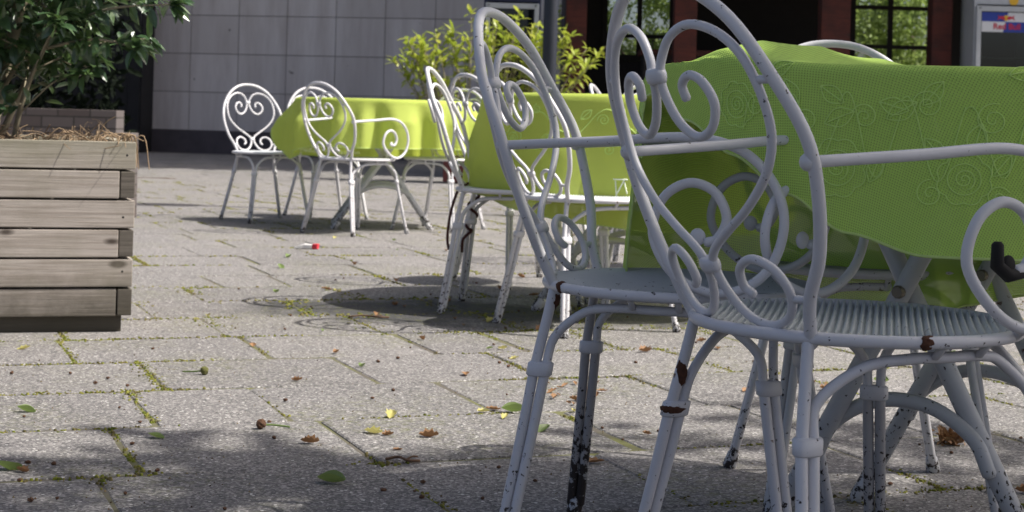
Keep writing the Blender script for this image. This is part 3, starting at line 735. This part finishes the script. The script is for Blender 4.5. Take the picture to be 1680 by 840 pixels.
def make_chair(arms):
    root = empty('garden_chair'); P = M['paint']
    bm = bmesh.new(); pts = spline([B(u, h) for u, h in HOOP]+[B(-u, h) for u, h in HOOP[-2::-1]], 6); tube(bm, pts, .0086, 12)
    obj('back_hoop', bm, P, root, True)
    for s in (1, -1):
        bm = bmesh.new(); pts = spline([B(s*u, h) for u, h in HEART], 5); N = len(pts)
        tube(bm, pts, .0062, 10); obj('heart_scroll', bm, P, root, True)
    for h in (.329, .084):
        bm = bmesh.new(); c = B(0, h); ax = (B(0, h+.01)-B(0, h-.01)).normalized()
        ca_ = Vector((1, 0, 0)); cb = ax.cross(ca_)
        for k, rr in ((0, 1),):
            rings = []
            for t, f in ((-.0105, .60), (-.009, .92), (-.003, 1.05), (.003, 1.05), (.009, .92), (.0105, .60)):
                rings.append([bm.verts.new(c+ax*t+ca_*(.0172*f*math.cos(q*math.pi/8))+cb*(.0112*f*math.sin(q*math.pi/8))) for q in range(16)])
            for a_, b_ in zip(rings, rings[1:]):
                for q in range(16): bm.faces.new((a_[q], a_[(q+1) % 16], b_[(q+1) % 16], b_[q]))
            bm.faces.new(rings[0][::-1]); bm.faces.new(rings[-1])
        obj('scroll_clamp', bm, P, root, True)
    for u, h in ((.168, .325), (-.168, .325), (.127, .05), (-.127, .05)):
        bm = bmesh.new(); a = B(u, h); b = B(u*1.14, h); tube(bm, [a, b], .0055, 7); obj('weld_joint', bm, P, root, True)
    # seat: round rim and ribbed sheet
    bm = bmesh.new(); tube(bm, [(RING*math.cos(t*math.pi/30), RING*math.sin(t*math.pi/30), HS) for t in range(60)], .0086, 12, True); rim = obj('seat_rim', bm, P, root, True)
    vs, fs = [], []; r0 = RING-.004; n = 22; per = 6; pitch = 2*r0/44; N = 44*per
    ca, sa = math.cos(R_(49)), math.sin(R_(49))
    for i in range(N+1):
        x = -r0+2*r0*i/N; hgt = math.sqrt(max(0, r0*r0-x*x)); ph = (i % per)/per
        z = HS+.006+.0034*(math.cos(2*math.pi*ph)) - (.004 if ph == .5 else 0)
        for e in (-1, -.5, 0, .5, 1):
            y = e*hgt; vs.append((x*ca+y*-sa, x*sa+y*ca, z-.006*(1-(x*x+y*y)/(r0*r0))))
    for i in range(N):
        for j in range(4): a = i*5+j; fs.append((a, a+5, a+6, a+1))
    pydata('seat', vs, fs, M['seat'], root, True)
    zc = .318
    for which in ('back', 'front'):
        for s in (1, -1):
            bm = bmesh.new()
            tg = Vector((0, -1, 0))*.0092 if which == 'back' else Vector((-s, 1, 0)).normalized()*.0092
            tx = Vector((tg.y, -tg.x, 0)).normalized()
            for sg in (1, -1):
                line = [leg_pt(which, s, z) + tg*sg*(1-.12*(1-z/zc)) for z in (zc, zc-.06, .2, .1, .022)]
                if which == 'back' and sg == 1: line = [leg_pt(which, s, HS-.004), leg_pt(which, s, .40)+tg*.4]+line
                tube(bm, spline(line, 4), .0084, 10)
            lg = obj('leg', bm, P, root, True)
            bm = bmesh.new(); c = leg_pt(which, s, zc)
            tgn = tg.normalized(); rings = []
            for dzc, f in ((-.0115, .9), (-.009, 1.08), (.009, 1.08), (.0115, .9)):
                cc_ = leg_pt(which, s, zc+dzc)
                rings.append([bm.verts.new(cc_+tgn*f*(.0092*(1 if math.cos(q*math.pi/8) > 0 else -1)*min(1, abs(math.cos(q*math.pi/8))*4)+.0108*math.cos(q*math.pi/8))+tx*f*.0112*math.sin(q*math.pi/8)) for q in range(16)])
            for a_, b_ in zip(rings, rings[1:]):
                for q in range(16): bm.faces.new((a_[q], a_[(q+1) % 16], b_[(q+1) % 16], b_[q]))
            bm.faces.new(rings[0][::-1]); bm.faces.new(rings[-1])
            obj('leg_collar', bm, P, lg, True)
            bm = bmesh.new(); c = leg_pt(which, s, 0)
            top = leg_pt(which, s, .03); tube(bm, [c+Vector((0, 0, .003)), top], [.0155, .0125], 10); obj('foot', bm, M['paint_old'], lg, True)
    for s in (1, -1):                                   # arches under the seat
        bm = bmesh.new(); b0, f0 = leg_pt('back', s, zc), leg_pt('front', s, zc)
        tb = Vector((0, .0092, 0)); tf = Vector((s, -1, 0)).normalized()*.0092
        arch = [b0+tb, leg_pt('back', s, .37)+tb*1.6, (s*.160, -.118, .415), (s*.182, -.06, .427), (s*.190, 0, .428), (s*.184, .06, .427), (s*.172, .105, .416), leg_pt('front', s, .37)+tf*1.6, f0+tf]
        tube(bm, spline(arch, 5), .0074, 10)
        for y in (-.03, .045): tube(bm, [(s*.196, y, .43), (s*.216, y, .45)], .0055, 7)
        obj('side_arch', bm, P, root, True)
    bm = bmesh.new(); f0, f1 = leg_pt('front', -1, zc), leg_pt('front', 1, zc); tl, tr_ = Vector((1, 1, 0)).normalized()*.0092, Vector((-1, 1, 0)).normalized()*.0092
    tube(bm, spline([f0+tl, leg_pt('front', -1, .37)+tl*1.6, (-.1, .178, .416), (-.05, .192, .427), (0, .198, .428), (.05, .192, .427), (.1, .178, .416), leg_pt('front', 1, .37)+tr_*1.6, f1+tr_], 5), .0074, 10)
    tube(bm, [(0, .203, .43), (0, .217, .45)], .006, 7); obj('front_arch', bm, P, root, True)
    if arms:
        for s in (1, -1):
            bm = bmesh.new(); pts = []
            for i, (q, z) in enumerate(ARM):
                u = .205 if i < 1 else .214+.012*math.sin(min(1, i/5)*math.pi/2)-(.012 if i > 9 else 0)
                if i == 0: q = back_q(.205, z-HS)
                pts.append((s*u, q, z))
            sp = spline(pts, 6); tube(bm, sp, .0076, 12)
            ball(bm, pts[0], .0118, 1, 10)
            tube(bm, [(s*.222, .10, .468), (s*.200, .10, .452)], .007, 7)
            o = obj('armrest', bm, P, root, True)
            bm = bmesh.new(); c = Vector((s*.214, .074, .548)); bmesh.ops.create_uvsphere(bm, u_segments=12, v_segments=8, radius=1, matrix=Matrix.Translation(c) @ Matrix.Diagonal((.005, .0125, .0135, 1)))
            obj('arm_tip', bm, P, o, True)
    return root
armchair = make_chair(True); sidechair = make_chair(False)
CH = [
 ('arm', .484, 2.355, 28.3, 'closest garden armchair, with a bare black arm tip'),
 ('arm', .288, 2.815, -18.8, 'garden armchair with its back seen edge on'),
 ('side', .699, 3.334, -89, 'garden chair showing only a sunlit hoop above the near green cloth'),
 ('side', .024, 6.395, -8.4, 'garden chair with a dark red cord hanging round its rear legs'),
 ('side', .279, 5.911, 32, 'sunlit garden chair before the middle table seen through the scrolled armchair back'),
 ('side', .075, 7.45, 35, 'garden chair standing behind the chair with the dark red cord'),
 ('side', .57, 6.9, -100, 'garden chair pushed in on the far side of the middle table'),
 ('side', .74, 8.5, -12, 'garden chair farthest behind the middle table near the post'),
 ('side', -1.619, 11.224, -57.6, 'white garden chair farthest left against the tiled wall'),
 ('arm', -.936, 10.301, 50.6, 'white garden armchair standing in front of the far green table'),
 ('side', -1.28, 11.8, -62, 'white garden chair half hidden behind the left corner of the far tablecloth'),
 ('side', -.455, 10.85, -113, 'white garden chair at the right end of the far table'),
]
chairs = []; used = set()
for kind, x, y, th, lab in CH:
    src = armchair if kind == 'arm' else sidechair
    o = src if kind not in used else copy_tree(src); used.add(kind)
    o.location = (x, y, 0); o.rotation_euler = (0, 0, R_(th-90)); tag(o, lab, 'chair', 'white iron garden chairs round the tables'); chairs.append(o)
# bare black tip on the closest chair's right arm scroll
for ch in chairs[0].children:
    if ch.name.startswith('armrest') and ch.data.vertices[0].co.x > 0:
        for t in ch.children:
            t.data = t.data.copy(); t.data.materials[0] = M['black']; t.name = 'worn_arm_tip'; t['label'] = 'bare black end of the arm scroll'
            bm = bmesh.new(); bm.from_mesh(t.data)
            tube(bm, [(.214, .055, .575), (.214, .055, .548), (.214, .075, .535), (.214, .1, .537)], [.008, .0095, .010, .007], 10); bm.to_mesh(t.data); bm.free(); t.data.polygons.foreach_set('use_smooth', [True]*len(t.data.polygons))
# rust patches on the two near chairs
M['rusted'] = mk_paint('rusted_paint', (.40, .39, .40), 2.6)
for ch in chairs[1].children:
    if ch.name.startswith('leg'):
        v = min(ch.data.vertices, key=lambda q: q.co.z).co
        if v.x < 0 and v.y < 0: ch.data = ch.data.copy(); ch.data.materials[0] = M['rusted']; ch['label'] = 'rear leg black with rust'
for ch in chairs[0].children:
    if ch.name.startswith('leg'):
        v = min(ch.data.vertices, key=lambda q: q.co.z).co
        if v.x < 0 and v.y > 0: ch.data = ch.data.copy(); ch.data.materials[0] = M['rusted']; ch['label'] = 'front leg dark with rust'
def rust(chair, pts):
    r = random.Random(4)
    for c, rad in pts:
        bm = bmesh.new(); bmesh.ops.create_icosphere(bm, subdivisions=3, radius=1)
        for v in bm.verts:
            k = 1+.35*noise.noise(v.co*2.5+Vector(c)*9); v.co = Vector(c)+Vector((v.co.x*rad[0]*k, v.co.y*rad[1]*k, v.co.z*rad[2]*k))
        o = obj('rust_patch', bm, M['rust'], chair, True)
M['rust'] = plain('flaking_rust', (.085, .034, .018), .95, 0, .6, 120, .8)
rust(chairs[0], [((.214, -.062, HS), (.0094, .013, .0092)), ((-.136, -.194, .372), (.0075, .0075, .020)), ((-.146, -.200, .318), (.0125, .019, .0075))])
rust(chairs[1], [((.158, -.158, HS+.001), (.0096, .0096, .0094)), ((.127, -.18, HS-.02), (.0090, .0090, .018))])

def cord():
    c = chairs[3]; m = c.matrix_basis; bm = bmesh.new(); pts = []
    base = Vector((-.127, -.18, HS)); r = random.Random(2)
    for i in range(26):
        t = i/25; p = leg_pt('back', -1, HS-.01-.16*t); a = t*13
        pts.append(m @ (p+Vector((math.cos(a)*.019, math.sin(a)*.019, 0))))
    pts = [m @ Vector((-.02, -.205, HS+.005)), m @ Vector((-.08, -.20, HS+.016))]+pts+[m @ (leg_pt('back', -1, .25)+Vector((.03, -.02, .0))), m @ (leg_pt('back', -1, .20)+Vector((.02, -.02, 0)))]
    tube(bm, spline(pts, 3), .006, 7)
    q = [m @ Vector((.0, -.222, HS+.0)), m @ Vector((.04, -.235, HS-.06)), m @ Vector((.03, -.25, HS-.13)), m @ Vector((.05, -.25, HS-.19)), m @ Vector((.02, -.25, HS-.23))]
    tube(bm, spline(q, 6), .0055, 7)
    tag(obj('cord', bm, M['cord'], None, True), 'dark red cord wound round the rear leg of a garden chair', 'cord')
cord()

# ------------------------------------------------------------------ tables and cloths
class Cloth:
    def __init__(s, c, R, zt, L, seed, amp, flare, bump=None, nf=(7, 11, 17), kd=.28):
        s.kd = kd
        s.c, s.R, s.zt, s.L, s.amp, s.flare, s.bump = Vector(c), R, zt, L, amp, flare, bump
        r = random.Random(seed); s.w = [(k, r.uniform(0, 6.28), 1/(i+1)**.6) for i, k in enumerate(nf)]
    def fold(s, th): return sum(a*math.sin(k*th+p) for k, p, a in s.w)/1.8
    def pt(s, th, t):
        rho = .018
        if t <= s.R-rho:
            z = 0.; r = t
        else:
            d = t-(s.R-rho); a = d/rho
            if a < math.pi/2: r = s.R-rho+rho*math.sin(a); z = -rho*(1-math.cos(a))
            else:
                dr = d-rho*math.pi/2; f = s.fold(th); L = max(.02, s.L(th)); k = min(1, dr/s.kd)
                r = s.R + dr*s.flare(th) + s.amp*k**1.2*(f+.5); z = -rho-dr*.985
        x, y = s.c.x+r*math.cos(th), s.c.y+r*math.sin(th)
        zz = s.zt+z
        if s.bump: zz += s.bump(x, y, t)
        zz += .0015*noise.noise(Vector((x*9, y*9, 0)))
        return Vector((x, y, zz))
def lerp_tab(tab):
    def f(th):
        d = math.degrees(th) % 360
        for (a, u), (b, v) in zip(tab, tab[1:]):
            if a <= d <= b: t = (d-a)/(b-a); t = t*t*(3-2*t); return u+(v-u)*t
        return tab[-1][1]
    return f
def build_cloth(name, label, cl, mat, nth=300, nh=22):
    vs, fs, uv = [], [], []
    rows = [cl.R*k/6 for k in range(1, 6)]+[cl.R-.018]
    for i in range(nth):
        th = 2*math.pi*i/nth; L = cl.L(th)
        for t in rows+[cl.R-.018+(L+.03)*(j/nh)**1.0 for j in range(1, nh+1)]:
            vs.append(cl.pt(th, t)); uv.append((t*math.cos(th), t*math.sin(th)))
    n = len(rows)+nh; vs.append(cl.pt(0, 0)); uv.append((0, 0)); c = len(vs)-1
    for i in range(nth):
        a, b = i*n, ((i+1) % nth)*n
        fs.append((c, a, b))
        for j in range(n-1): fs.append((a+j, a+j+1, b+j+1, b+j))
    o = pydata(name, vs, fs, mat, None, True)
    me = o.data; ul = me.uv_layers.new(name='UVMap')
    for lp in me.loops: ul.data[lp.index].uv = uv[lp.vertex_index]
    bm = bmesh.new(); tube(bm, [vs[i*n+n-1] for i in range(nth)], .0022, 6, True); obj('hem', bm, M['stitch_pale'], o, True)
    tag(o, label, 'tablecloth', 'green cloths on the round tables')
    return o
def embroider(o, cl, motifs, r=.0014, mat='stitch'):
    bm = bmesh.new()
    for poly in motifs:
        pts = []
        for a, t in poly:
            th = a; p = cl.pt(th, t); e = cl.pt(th, t+.002); f = cl.pt(th+.002, t)
            n = (e-p).cross(f-p); n.normalize()
            if n.dot(Vector((math.cos(th), math.sin(th), .6))) < 0: n = -n
            pts.append(p+n*.0009)
        if len(pts) > 2: tube(bm, pts, r, 5)
    return obj('embroidery', bm, M[mat], o, True)
def spiral(a0, t0, R, rad, turns=2.2, dirn=1, ph=0):
    return [(a0+(rad*k/40)*math.cos(ph+dirn*turns*2*math.pi*k/40)/R, t0+(rad*k/40)*math.sin(ph+dirn*turns*2*math.pi*k/40)) for k in range(4, 41)]
def flower(a0, t0, R, rad):
    out = [spiral(a0, t0, R, rad*.42, 2.2)]
    for rr, n in ((rad*.6, 0), (rad*.9, 8)):
        out.append([(a0+rr*(1+(.14*abs(math.sin(n*t/2)) if n else 0))*math.cos(t)/R, t0+rr*(1+(.14*abs(math.sin(n*t/2)) if n else 0))*math.sin(t)) for t in [2*math.pi*k/56 for k in range(57)]])
    return out
def leafm(a0, t0, R, L, ang):
    out = []
    for s in (1, -1):
        out.append([(a0+(L*k/10*math.cos(ang)-s*L*.28*math.sin(math.pi*k/10)*math.sin(ang))/R, t0+L*k/10*math.sin(ang)+s*L*.28*math.sin(math.pi*k/10)*math.cos(ang)) for k in range(11)])
    out.append([(a0+L*k/8*.9*math.cos(ang)/R, t0+L*k/8*.9*math.sin(ang)) for k in range(9)])
    return out
def motif_set(cl, d0, d1, step, seed, rows=((.06, .02), (.15, .04))):
    r = random.Random(seed); out = []; R = cl.R; d = d0; k = 0
    while d < d1:
        a = R_(d); L = cl.L(a)
        if L > .1:
            lim = R-.018+L
            def put(polys):
                for p in polys:
                    if all(t < lim-.01 for _, t in p): out.append(p)
            if k % 2 == 0: put(flower(a, R+min(L*.58, .15)+r.uniform(-.02, .02), R, r.uniform(.034, .046)))
            put([spiral(a+R_(step*.42), R+r.uniform(.05, .09), R, r.uniform(.018, .026), 2, r.choice((1, -1)), r.uniform(0, 6))])
            put([spiral(a+R_(step*.5), R+r.uniform(.15, .2), R, r.uniform(.015, .024), 1.8, r.choice((1, -1)), r.uniform(0, 6))])
            put(leafm(a+R_(step*.25), R+r.uniform(.04, .08), R, .05, r.uniform(0, 6.28))); put(leafm(a+R_(step*.7), R+r.uniform(.12, .18), R, .042, r.uniform(0, 6.28))); put(leafm(a+R_(step*.65), R+r.uniform(.0, .06), R, .045, r.uniform(0, 6.28)))
            put([[(a+R_(step*q/20), R+.10+.05*math.sin(q/20*2*math.pi+seed)+.015*math.sin(k+q/4)) for q in range(21)]])
        d += step; k += 1
    return out
def table(label, c, R, zt, rot, bolt=True, spread=.23, dz=.22):
    t = empty('folding_table', (c[0], c[1], 0), rot); tag(t, label, 'table', 'round folding tables under green cloths')
    bm = bmesh.new(); lathe(bm, [(R-.03, zt-.035), (R-.006, zt-.033), (R-.004, zt-.012), (R-.012, zt-.006)], 64); obj('tabletop', bm, M['paint_old'], t)
    piv = .455
    for sy in (-1, 1):
        y = sy*dz
        for sx in (-1, 1):
            yy = y+sx*.018
            bm = bmesh.new(); a = Vector((sx*spread, yy, .0)); p = Vector((0, yy, piv)); b = p+(p-a)*((zt-.04-piv)/piv)
            tube(bm, [a+Vector((0, 0, .01)), p, b], .0165, 14); lg = obj('leg', bm, M['paint_old'], t, True)
            bm = bmesh.new(); tube(bm, [a+Vector((0, 0, .002)), a.lerp(p, .09)], .0195, 12); obj('foot', bm, M['paint'], lg, True)
        bm = bmesh.new(); k = .17/piv
        x0 = spread*(1-k)
        tube(bm, spline([(-x0, y, .17), (-x0*.8, y, .225), (-x0*.3, y, .268), (x0*.3, y, .268), (x0*.8, y, .225), (x0, y, .17)], 6), .0125, 10); obj('brace', bm, M['paint_old'], t, True)
        bm = bmesh.new(); lathe(bm, [(.009, -.045), (.011, -.04), (.011, .04), (.009, .045)], 10)
        for v in bm.verts: v.co = Vector((v.co.x, y+v.co.z, piv+v.co.y))
        obj('bolt', bm, M['bolt'], t)
    for sx in (-1, 1):
        bm = bmesh.new(); xx = sx*spread*((zt-.05-piv)/piv); tube(bm, [(xx, -dz-.02, zt-.05), (xx, dz+.02, zt-.05)], .012, 10); obj('top_rail', bm, M['paint_old'], t, True)
# near table
C3 = (.78, 2.985); R3 = .55
table('round folding table in the foreground with crossed legs behind the closest chair', C3, R3-.005, .812, R_(-33), spread=.235)
L3 = lerp_tab([(0, .30), (60, .40), (95, .43), (140, .42), (172, .385), (181, .36), (186, .035), (198, .035), (205, .085), (219, .135), (230, .185), (240, .235), (252, .262), (300, .262), (330, .29), (360, .30)])
def bump3(x, y, t):
    k = .036*math.exp(-((x-.40)**2/.012+(y-2.80)**2/.018))
    k += .022*math.exp(-((x-.52)/.20)**2-((y-2.72-.3*(x-.4))/.05)**2)
    if x < .34 and t < R3: k -= .03*min(1, (.34-x)/.12)
    if x < .5: k += .006*math.sin(26*(x+y*.7))*min(1, (.5-x)/.2)
    return k
cl3 = Cloth((*C3, 0), R3, .8165, L3, 5, .010, lerp_tab([(0, .06), (30, -.1), (62, -1.05), (90, -1.2), (112, -1.1), (140, -.1), (170, .06), (184, .03), (200, .03), (240, .05), (300, .08), (360, .06)]), bump3, (5, 9, 16))
o = build_cloth('tablecloth', 'embroidered green cloth on the foreground table with its front left edge lifted', cl3, M['cloth_deep'], 420, 28)
embroider(o, cl3, motif_set(cl3, 200, 316, 9.5, 4)+motif_set(cl3, 90, 182, 10, 9), .0010)
# middle table
C2 = (.46, 6.62)
table('round folding table in the middle distance under a long green cloth', C2, .575, .815, R_(-12), spread=.30, dz=.26)
L2 = lerp_tab([(0, .45), (90, .35), (170, .33), (200, .37), (230, .42), (255, .455), (275, .475), (310, .48), (360, .45)])
cl2 = Cloth((*C2, 0), .58, .8195, L2, 8, .028, lerp_tab([(0, .1), (180, .10), (230, .08), (280, .07), (360, .1)]), None, (6, 11, 15), .2)
o = build_cloth('tablecloth', 'green cloth on the middle table with a small white mark', cl2, M['cloth'], 300, 20)
embroider(o, cl2, motif_set(cl2, 220, 310, 26, 2), .0018, 'stitch')
mk = []  # short white strokes forming a small mark on the cloth front
a0, t0 = R_(263), .58+.30
for (x0, z0, x1, z1) in ((-.02, 0, .03, .0), (-.012, .005, -.004, .08), (-.02, .085, .015, .082), (.02, .0, -.004, .05), (.02, .01, .03, .05)):
    mk.append([(a0+(x0+(x1-x0)*k/4)/.6, t0+z0+(z1-z0)*k/4) for k in range(5)])
w_ = embroider(o, cl2, mk, .0026, 'whitemark'); w_.name = 'white_mark'
# far table
C1 = (-.83, 10.98)
table('round folding table in the distance under a bright green cloth', C1, .575, .818, R_(6), spread=.31, dz=.27)
L1 = lerp_tab([(0, .30), (60, .36), (120, .38), (170, .36), (178, .32), (184, .19), (190, .33), (200, .38), (215, .34), (230, .285), (270, .29), (310, .285), (340, .30), (360, .30)])
cl1 = Cloth((*C1, 0), .58, .823, L1, 17, .058, lerp_tab([(0, .08), (160, .08), (177, .06), (184, .55), (191, .06), (206, .05), (270, .06), (360, .08)]), None, (11, 17, 25), .13)
build_cloth('tablecloth', 'sunlit green cloth with deep folds on the far table', cl1, M['cloth'], 360, 18)

# ------------------------------------------------------------------ litter on the paving
def leaf_mesh(seed, lobed):
    r = random.Random(seed); vs, fs = [], []; n = 9; L, W = 1., .52
    curl = r.uniform(.6, 1.5); tw = r.uniform(-.5, .5)
    for i in range(n+1):
        t = i/n; wd = math.sin(math.pi*min(1, t*.97+.03))**.8*W*.5*(1+(.32*math.sin(t*22) if lobed else .05*math.sin(t*60)))
        for s in (-1, -.5, 0, .5, 1):
            x = s*wd; y = (t-.5)*L; z = .10+curl*(abs(s)**1.5)*wd*.9+.18*curl*(t-.5)**2*4*.5+tw*x*(t-.5)+.012*r.uniform(-1, 1)
            vs.append((x, y, z))
    for i in range(n):
        for j in range(4): a = i*5+j; fs.append((a, a+1, a+6, a+5))
    b = len(vs)
    for k in range(5): t = k/4; vs += [(-.012+.02*t, -.5-.4*t, .1+.03*t), (.012+.03*t, -.5-.4*t, .1+.03*t)]
    for k in range(4): fs.append((b+2*k, b+2*k+1, b+2*k+3, b+2*k+2))
    mz = min(v[2] for v in vs); vs = [(x, y, z-mz) for x, y, z in vs]
    me = bpy.data.meshes.new('fallen_leaf'); me.from_pydata(vs, [], fs); me.update(); me.polygons.foreach_set('use_smooth', [True]*len(me.polygons))
    return me
LM = {k: [leaf_mesh(10*i+j, lob) for j in range(4)] for i, (k, lob) in enumerate((('lf_green', False), ('lf_yellow', True), ('lf_brown', True)))}
for k, ms in LM.items():
    for m_ in ms: m_.materials.append(M[k])
def put_leaf(kind, p, size, rz, label, group=None, tilt=0., r=rg):
    o = bpy.data.objects.new('fallen_leaf', r.choice(LM[kind])); COL.objects.link(o)
    o.location = (p.x, p.y, .002); o.scale = (size,)*3; o.rotation_euler = (tilt, tilt*.4, rz); tag(o, label, 'leaf', group); return o
put_leaf('lf_green', gpx(14, 772), .075, 2.4, 'large green leaf with a stalk at the left edge of the paving', tilt=.5)
put_leaf('lf_green', gpx(543, 793), .062, 1.2, 'jagged green leaf lying in the shade at the bottom of the paving')
put_leaf('lf_green', gpx(460, 440), .06, .5, 'curled bright green leaf between the planter and the middle table', tilt=.5)
put_leaf('lf_green', gpx(842, 677), .06, 1.5, 'pale green leaf beside the left leg of the left armchair')
put_leaf('lf_green', gpx(42, 676), .045, 1.7, 'dry rolled green leaf in front of the wooden planter', tilt=.3)
put_leaf('lf_yellow', gpx(612, 712), .05, 1.0, 'yellow lobed leaf on a mossy joint in the foreground')
put_leaf('lf_brown', gpx(508, 728), .042, 1.4, 'orange brown curled leaf in the foreground left of the yellow lobed leaf')
put_leaf('lf_brown', gpx(703, 718), .045, 1.6, 'tan curled leaf in the foreground right of the yellow lobed leaf')
put_leaf('lf_brown', gpx(975, 760), .045, 1.9, 'tan curled leaf between the legs of the left armchair')
r = random.Random(77)
for i in range(130):
    y = r.uniform(2.7, 11) if i % 3 else r.uniform(4.5, 7.5); x = r.uniform(-.30, .31)*y
    if x < -1.1 and y > 5: continue
    k = r.choice(('lf_green', 'lf_yellow', 'lf_yellow', 'lf_brown', 'lf_brown'))
    lab = {'lf_green': 'small green fallen leaf on the paving', 'lf_yellow': 'small yellow fallen leaf on the paving', 'lf_brown': 'small brown curled fallen leaf on the paving'}[k]
    put_leaf(k, Vector((x, y, 0)), r.uniform(.022, .052), r.uniform(0, 6.28), lab, {'lf_green': 'small green leaves scattered on the paving', 'lf_yellow': 'small yellow leaves scattered on the paving', 'lf_brown': 'small brown leaves scattered on the paving'}[k], r.uniform(-.2, .3), r)
for i in range(26):        # heap of brown leaf scraps beside the armchair leg
    p = gpx(945+r.gauss(0, 28), 648+r.gauss(0, 9)); put_leaf('lf_brown', p, r.uniform(.015, .032), r.uniform(0, 6.28), 'small brown curled fallen leaf on the paving', 'small brown leaves scattered on the paving', r.uniform(-.5, .5), r)
HM = []
for s in range(4):
    bm = bmesh.new(); bmesh.ops.create_icosphere(bm, subdivisions=2, radius=1)
    for v in bm.verts: v.co *= 1+.45*noise.noise(v.co*2.2+Vector((s*5, 0, 0)))+.12*random.Random(s*99+v.index).uniform(-1, 1); v.co.z = v.co.z*.8+.72
    me = bpy.data.meshes.new('seed_husk'); bm.to_mesh(me); bm.free(); me.materials.append(M['husk']); HM.append(me)
for i in range(150):
    y = 2.6+5.5*r.random()**1.4; x = r.uniform(-.30, .31)*y
    if x < -1.1 and y > 5: continue
    o = bpy.data.objects.new('seed_husk', r.choice(HM)); COL.objects.link(o); s = r.uniform(.003, .0055)
    o.location = (x, y, 0); o.scale = (s*r.uniform(.8, 1.4), s, s); o.rotation_euler = (0, 0, r.uniform(0, 6)); tag(o, 'tiny brown seed husk lying on the paving', 'husk', 'brown seed husks scattered on the paving')
def seed_heads():
    for (x, y, a, lab) in ((335, 615, 2.9, 'green seed head on a stalk lying on the paving in front of the planter'), (428, 704, .3, 'brown seed head on a mossy stalk in the foreground paving')):
        p = gpx(x, y); o = empty('beech_nut', p, a); tag(o, lab, 'seed')
        bm = bmesh.new(); ball(bm, (0, 0, .012), .0115, 1, 12)
        for v in bm.verts: v.co += (v.co-Vector((0, 0, .012)))*.25*noise.noise(v.co*300)
        obj('husk', bm, M['olive_husk'] if x < 400 else M['husk'], o); bm = bmesh.new(); tube(bm, spline([(.008, 0, .01), (.03, .004, .008), (.065, -.004, .004)], 4), .0022, 6); obj('stalk', bm, M['lf_green'], o)
    r2 = random.Random(6)
    for (x, y, L, a, lab) in ((660, 758, .07, -.2, 'thin dark twig in the foreground on a mossy joint'), (255, 293, .42, .1, 'forked dry twig on the paving right of the planter'), (605, 522, .14, .05, 'thin red brown twig at the left of the middle table')):
        p = gpx(x, y); o = empty('twig', p, a); tag(o, lab, 'twig'); bm = bmesh.new()
        tube(bm, spline([(-L/2, 0, .004), (-L/6, .01, .008), (L/5, -.008, .006), (L/2, .006, .004)], 4), [.003]*13, 6)
        tube(bm, spline([(L/8, 0, .006), (L/4, .015, .010), (L/3, .035, .006)], 3), .002, 5); obj('stick', bm, M['twig'], o)
    p = gpx(1557, 728); o = empty('leaf_clump', p); tag(o, 'brown clump of dead leaves on the paving under the near table', 'leaf clump'); vs, fs = [], []
    for i in range(60): leaf(vs, fs, Vector((r2.gauss(0, .018), r2.gauss(0, .012), .004+.014*r2.random())), rdir(r2), rdir(r2), .028, .014, .4, .5)
    pydata('dead_leaves', vs, fs, M['lf_brown'], o)
seed_heads()
def packet():
    p = gpx(504, 408); o = empty('crumpled_packet', p, R_(-6)); tag(o, 'crumpled white and red packet on the sunlit paving', 'packet')
    bm = bmesh.new(); box(bm, -.06, .032, -.024, .024, .001, .024, .004)
    bmesh.ops.subdivide_edges(bm, edges=bm.edges[:], cuts=3, use_grid_fill=True)
    for v in bm.verts:
        v.co += Vector((noise.noise(v.co*40), noise.noise(v.co*40+Vector((9, 0, 0))), noise.noise(v.co*40+Vector((0, 9, 0)))*.6))*.006
        if v.co.x < -.02: v.co.z *= max(.25, 1+(v.co.x+.02)*16)
        v.co.z = max(.001, v.co.z)
    obj('wrapper', bm, M['pk_white'], o)
    bm = bmesh.new(); box(bm, .033, .06, -.025, .025, .001, .027, .003)
    bmesh.ops.subdivide_edges(bm, edges=bm.edges[:], cuts=2, use_grid_fill=True)
    for v in bm.verts: v.co += Vector((noise.noise(v.co*50), noise.noise(v.co*50+Vector((9, 0, 0))), 0))*.004
    obj('lid', bm, M['pk_red'], o)
packet()
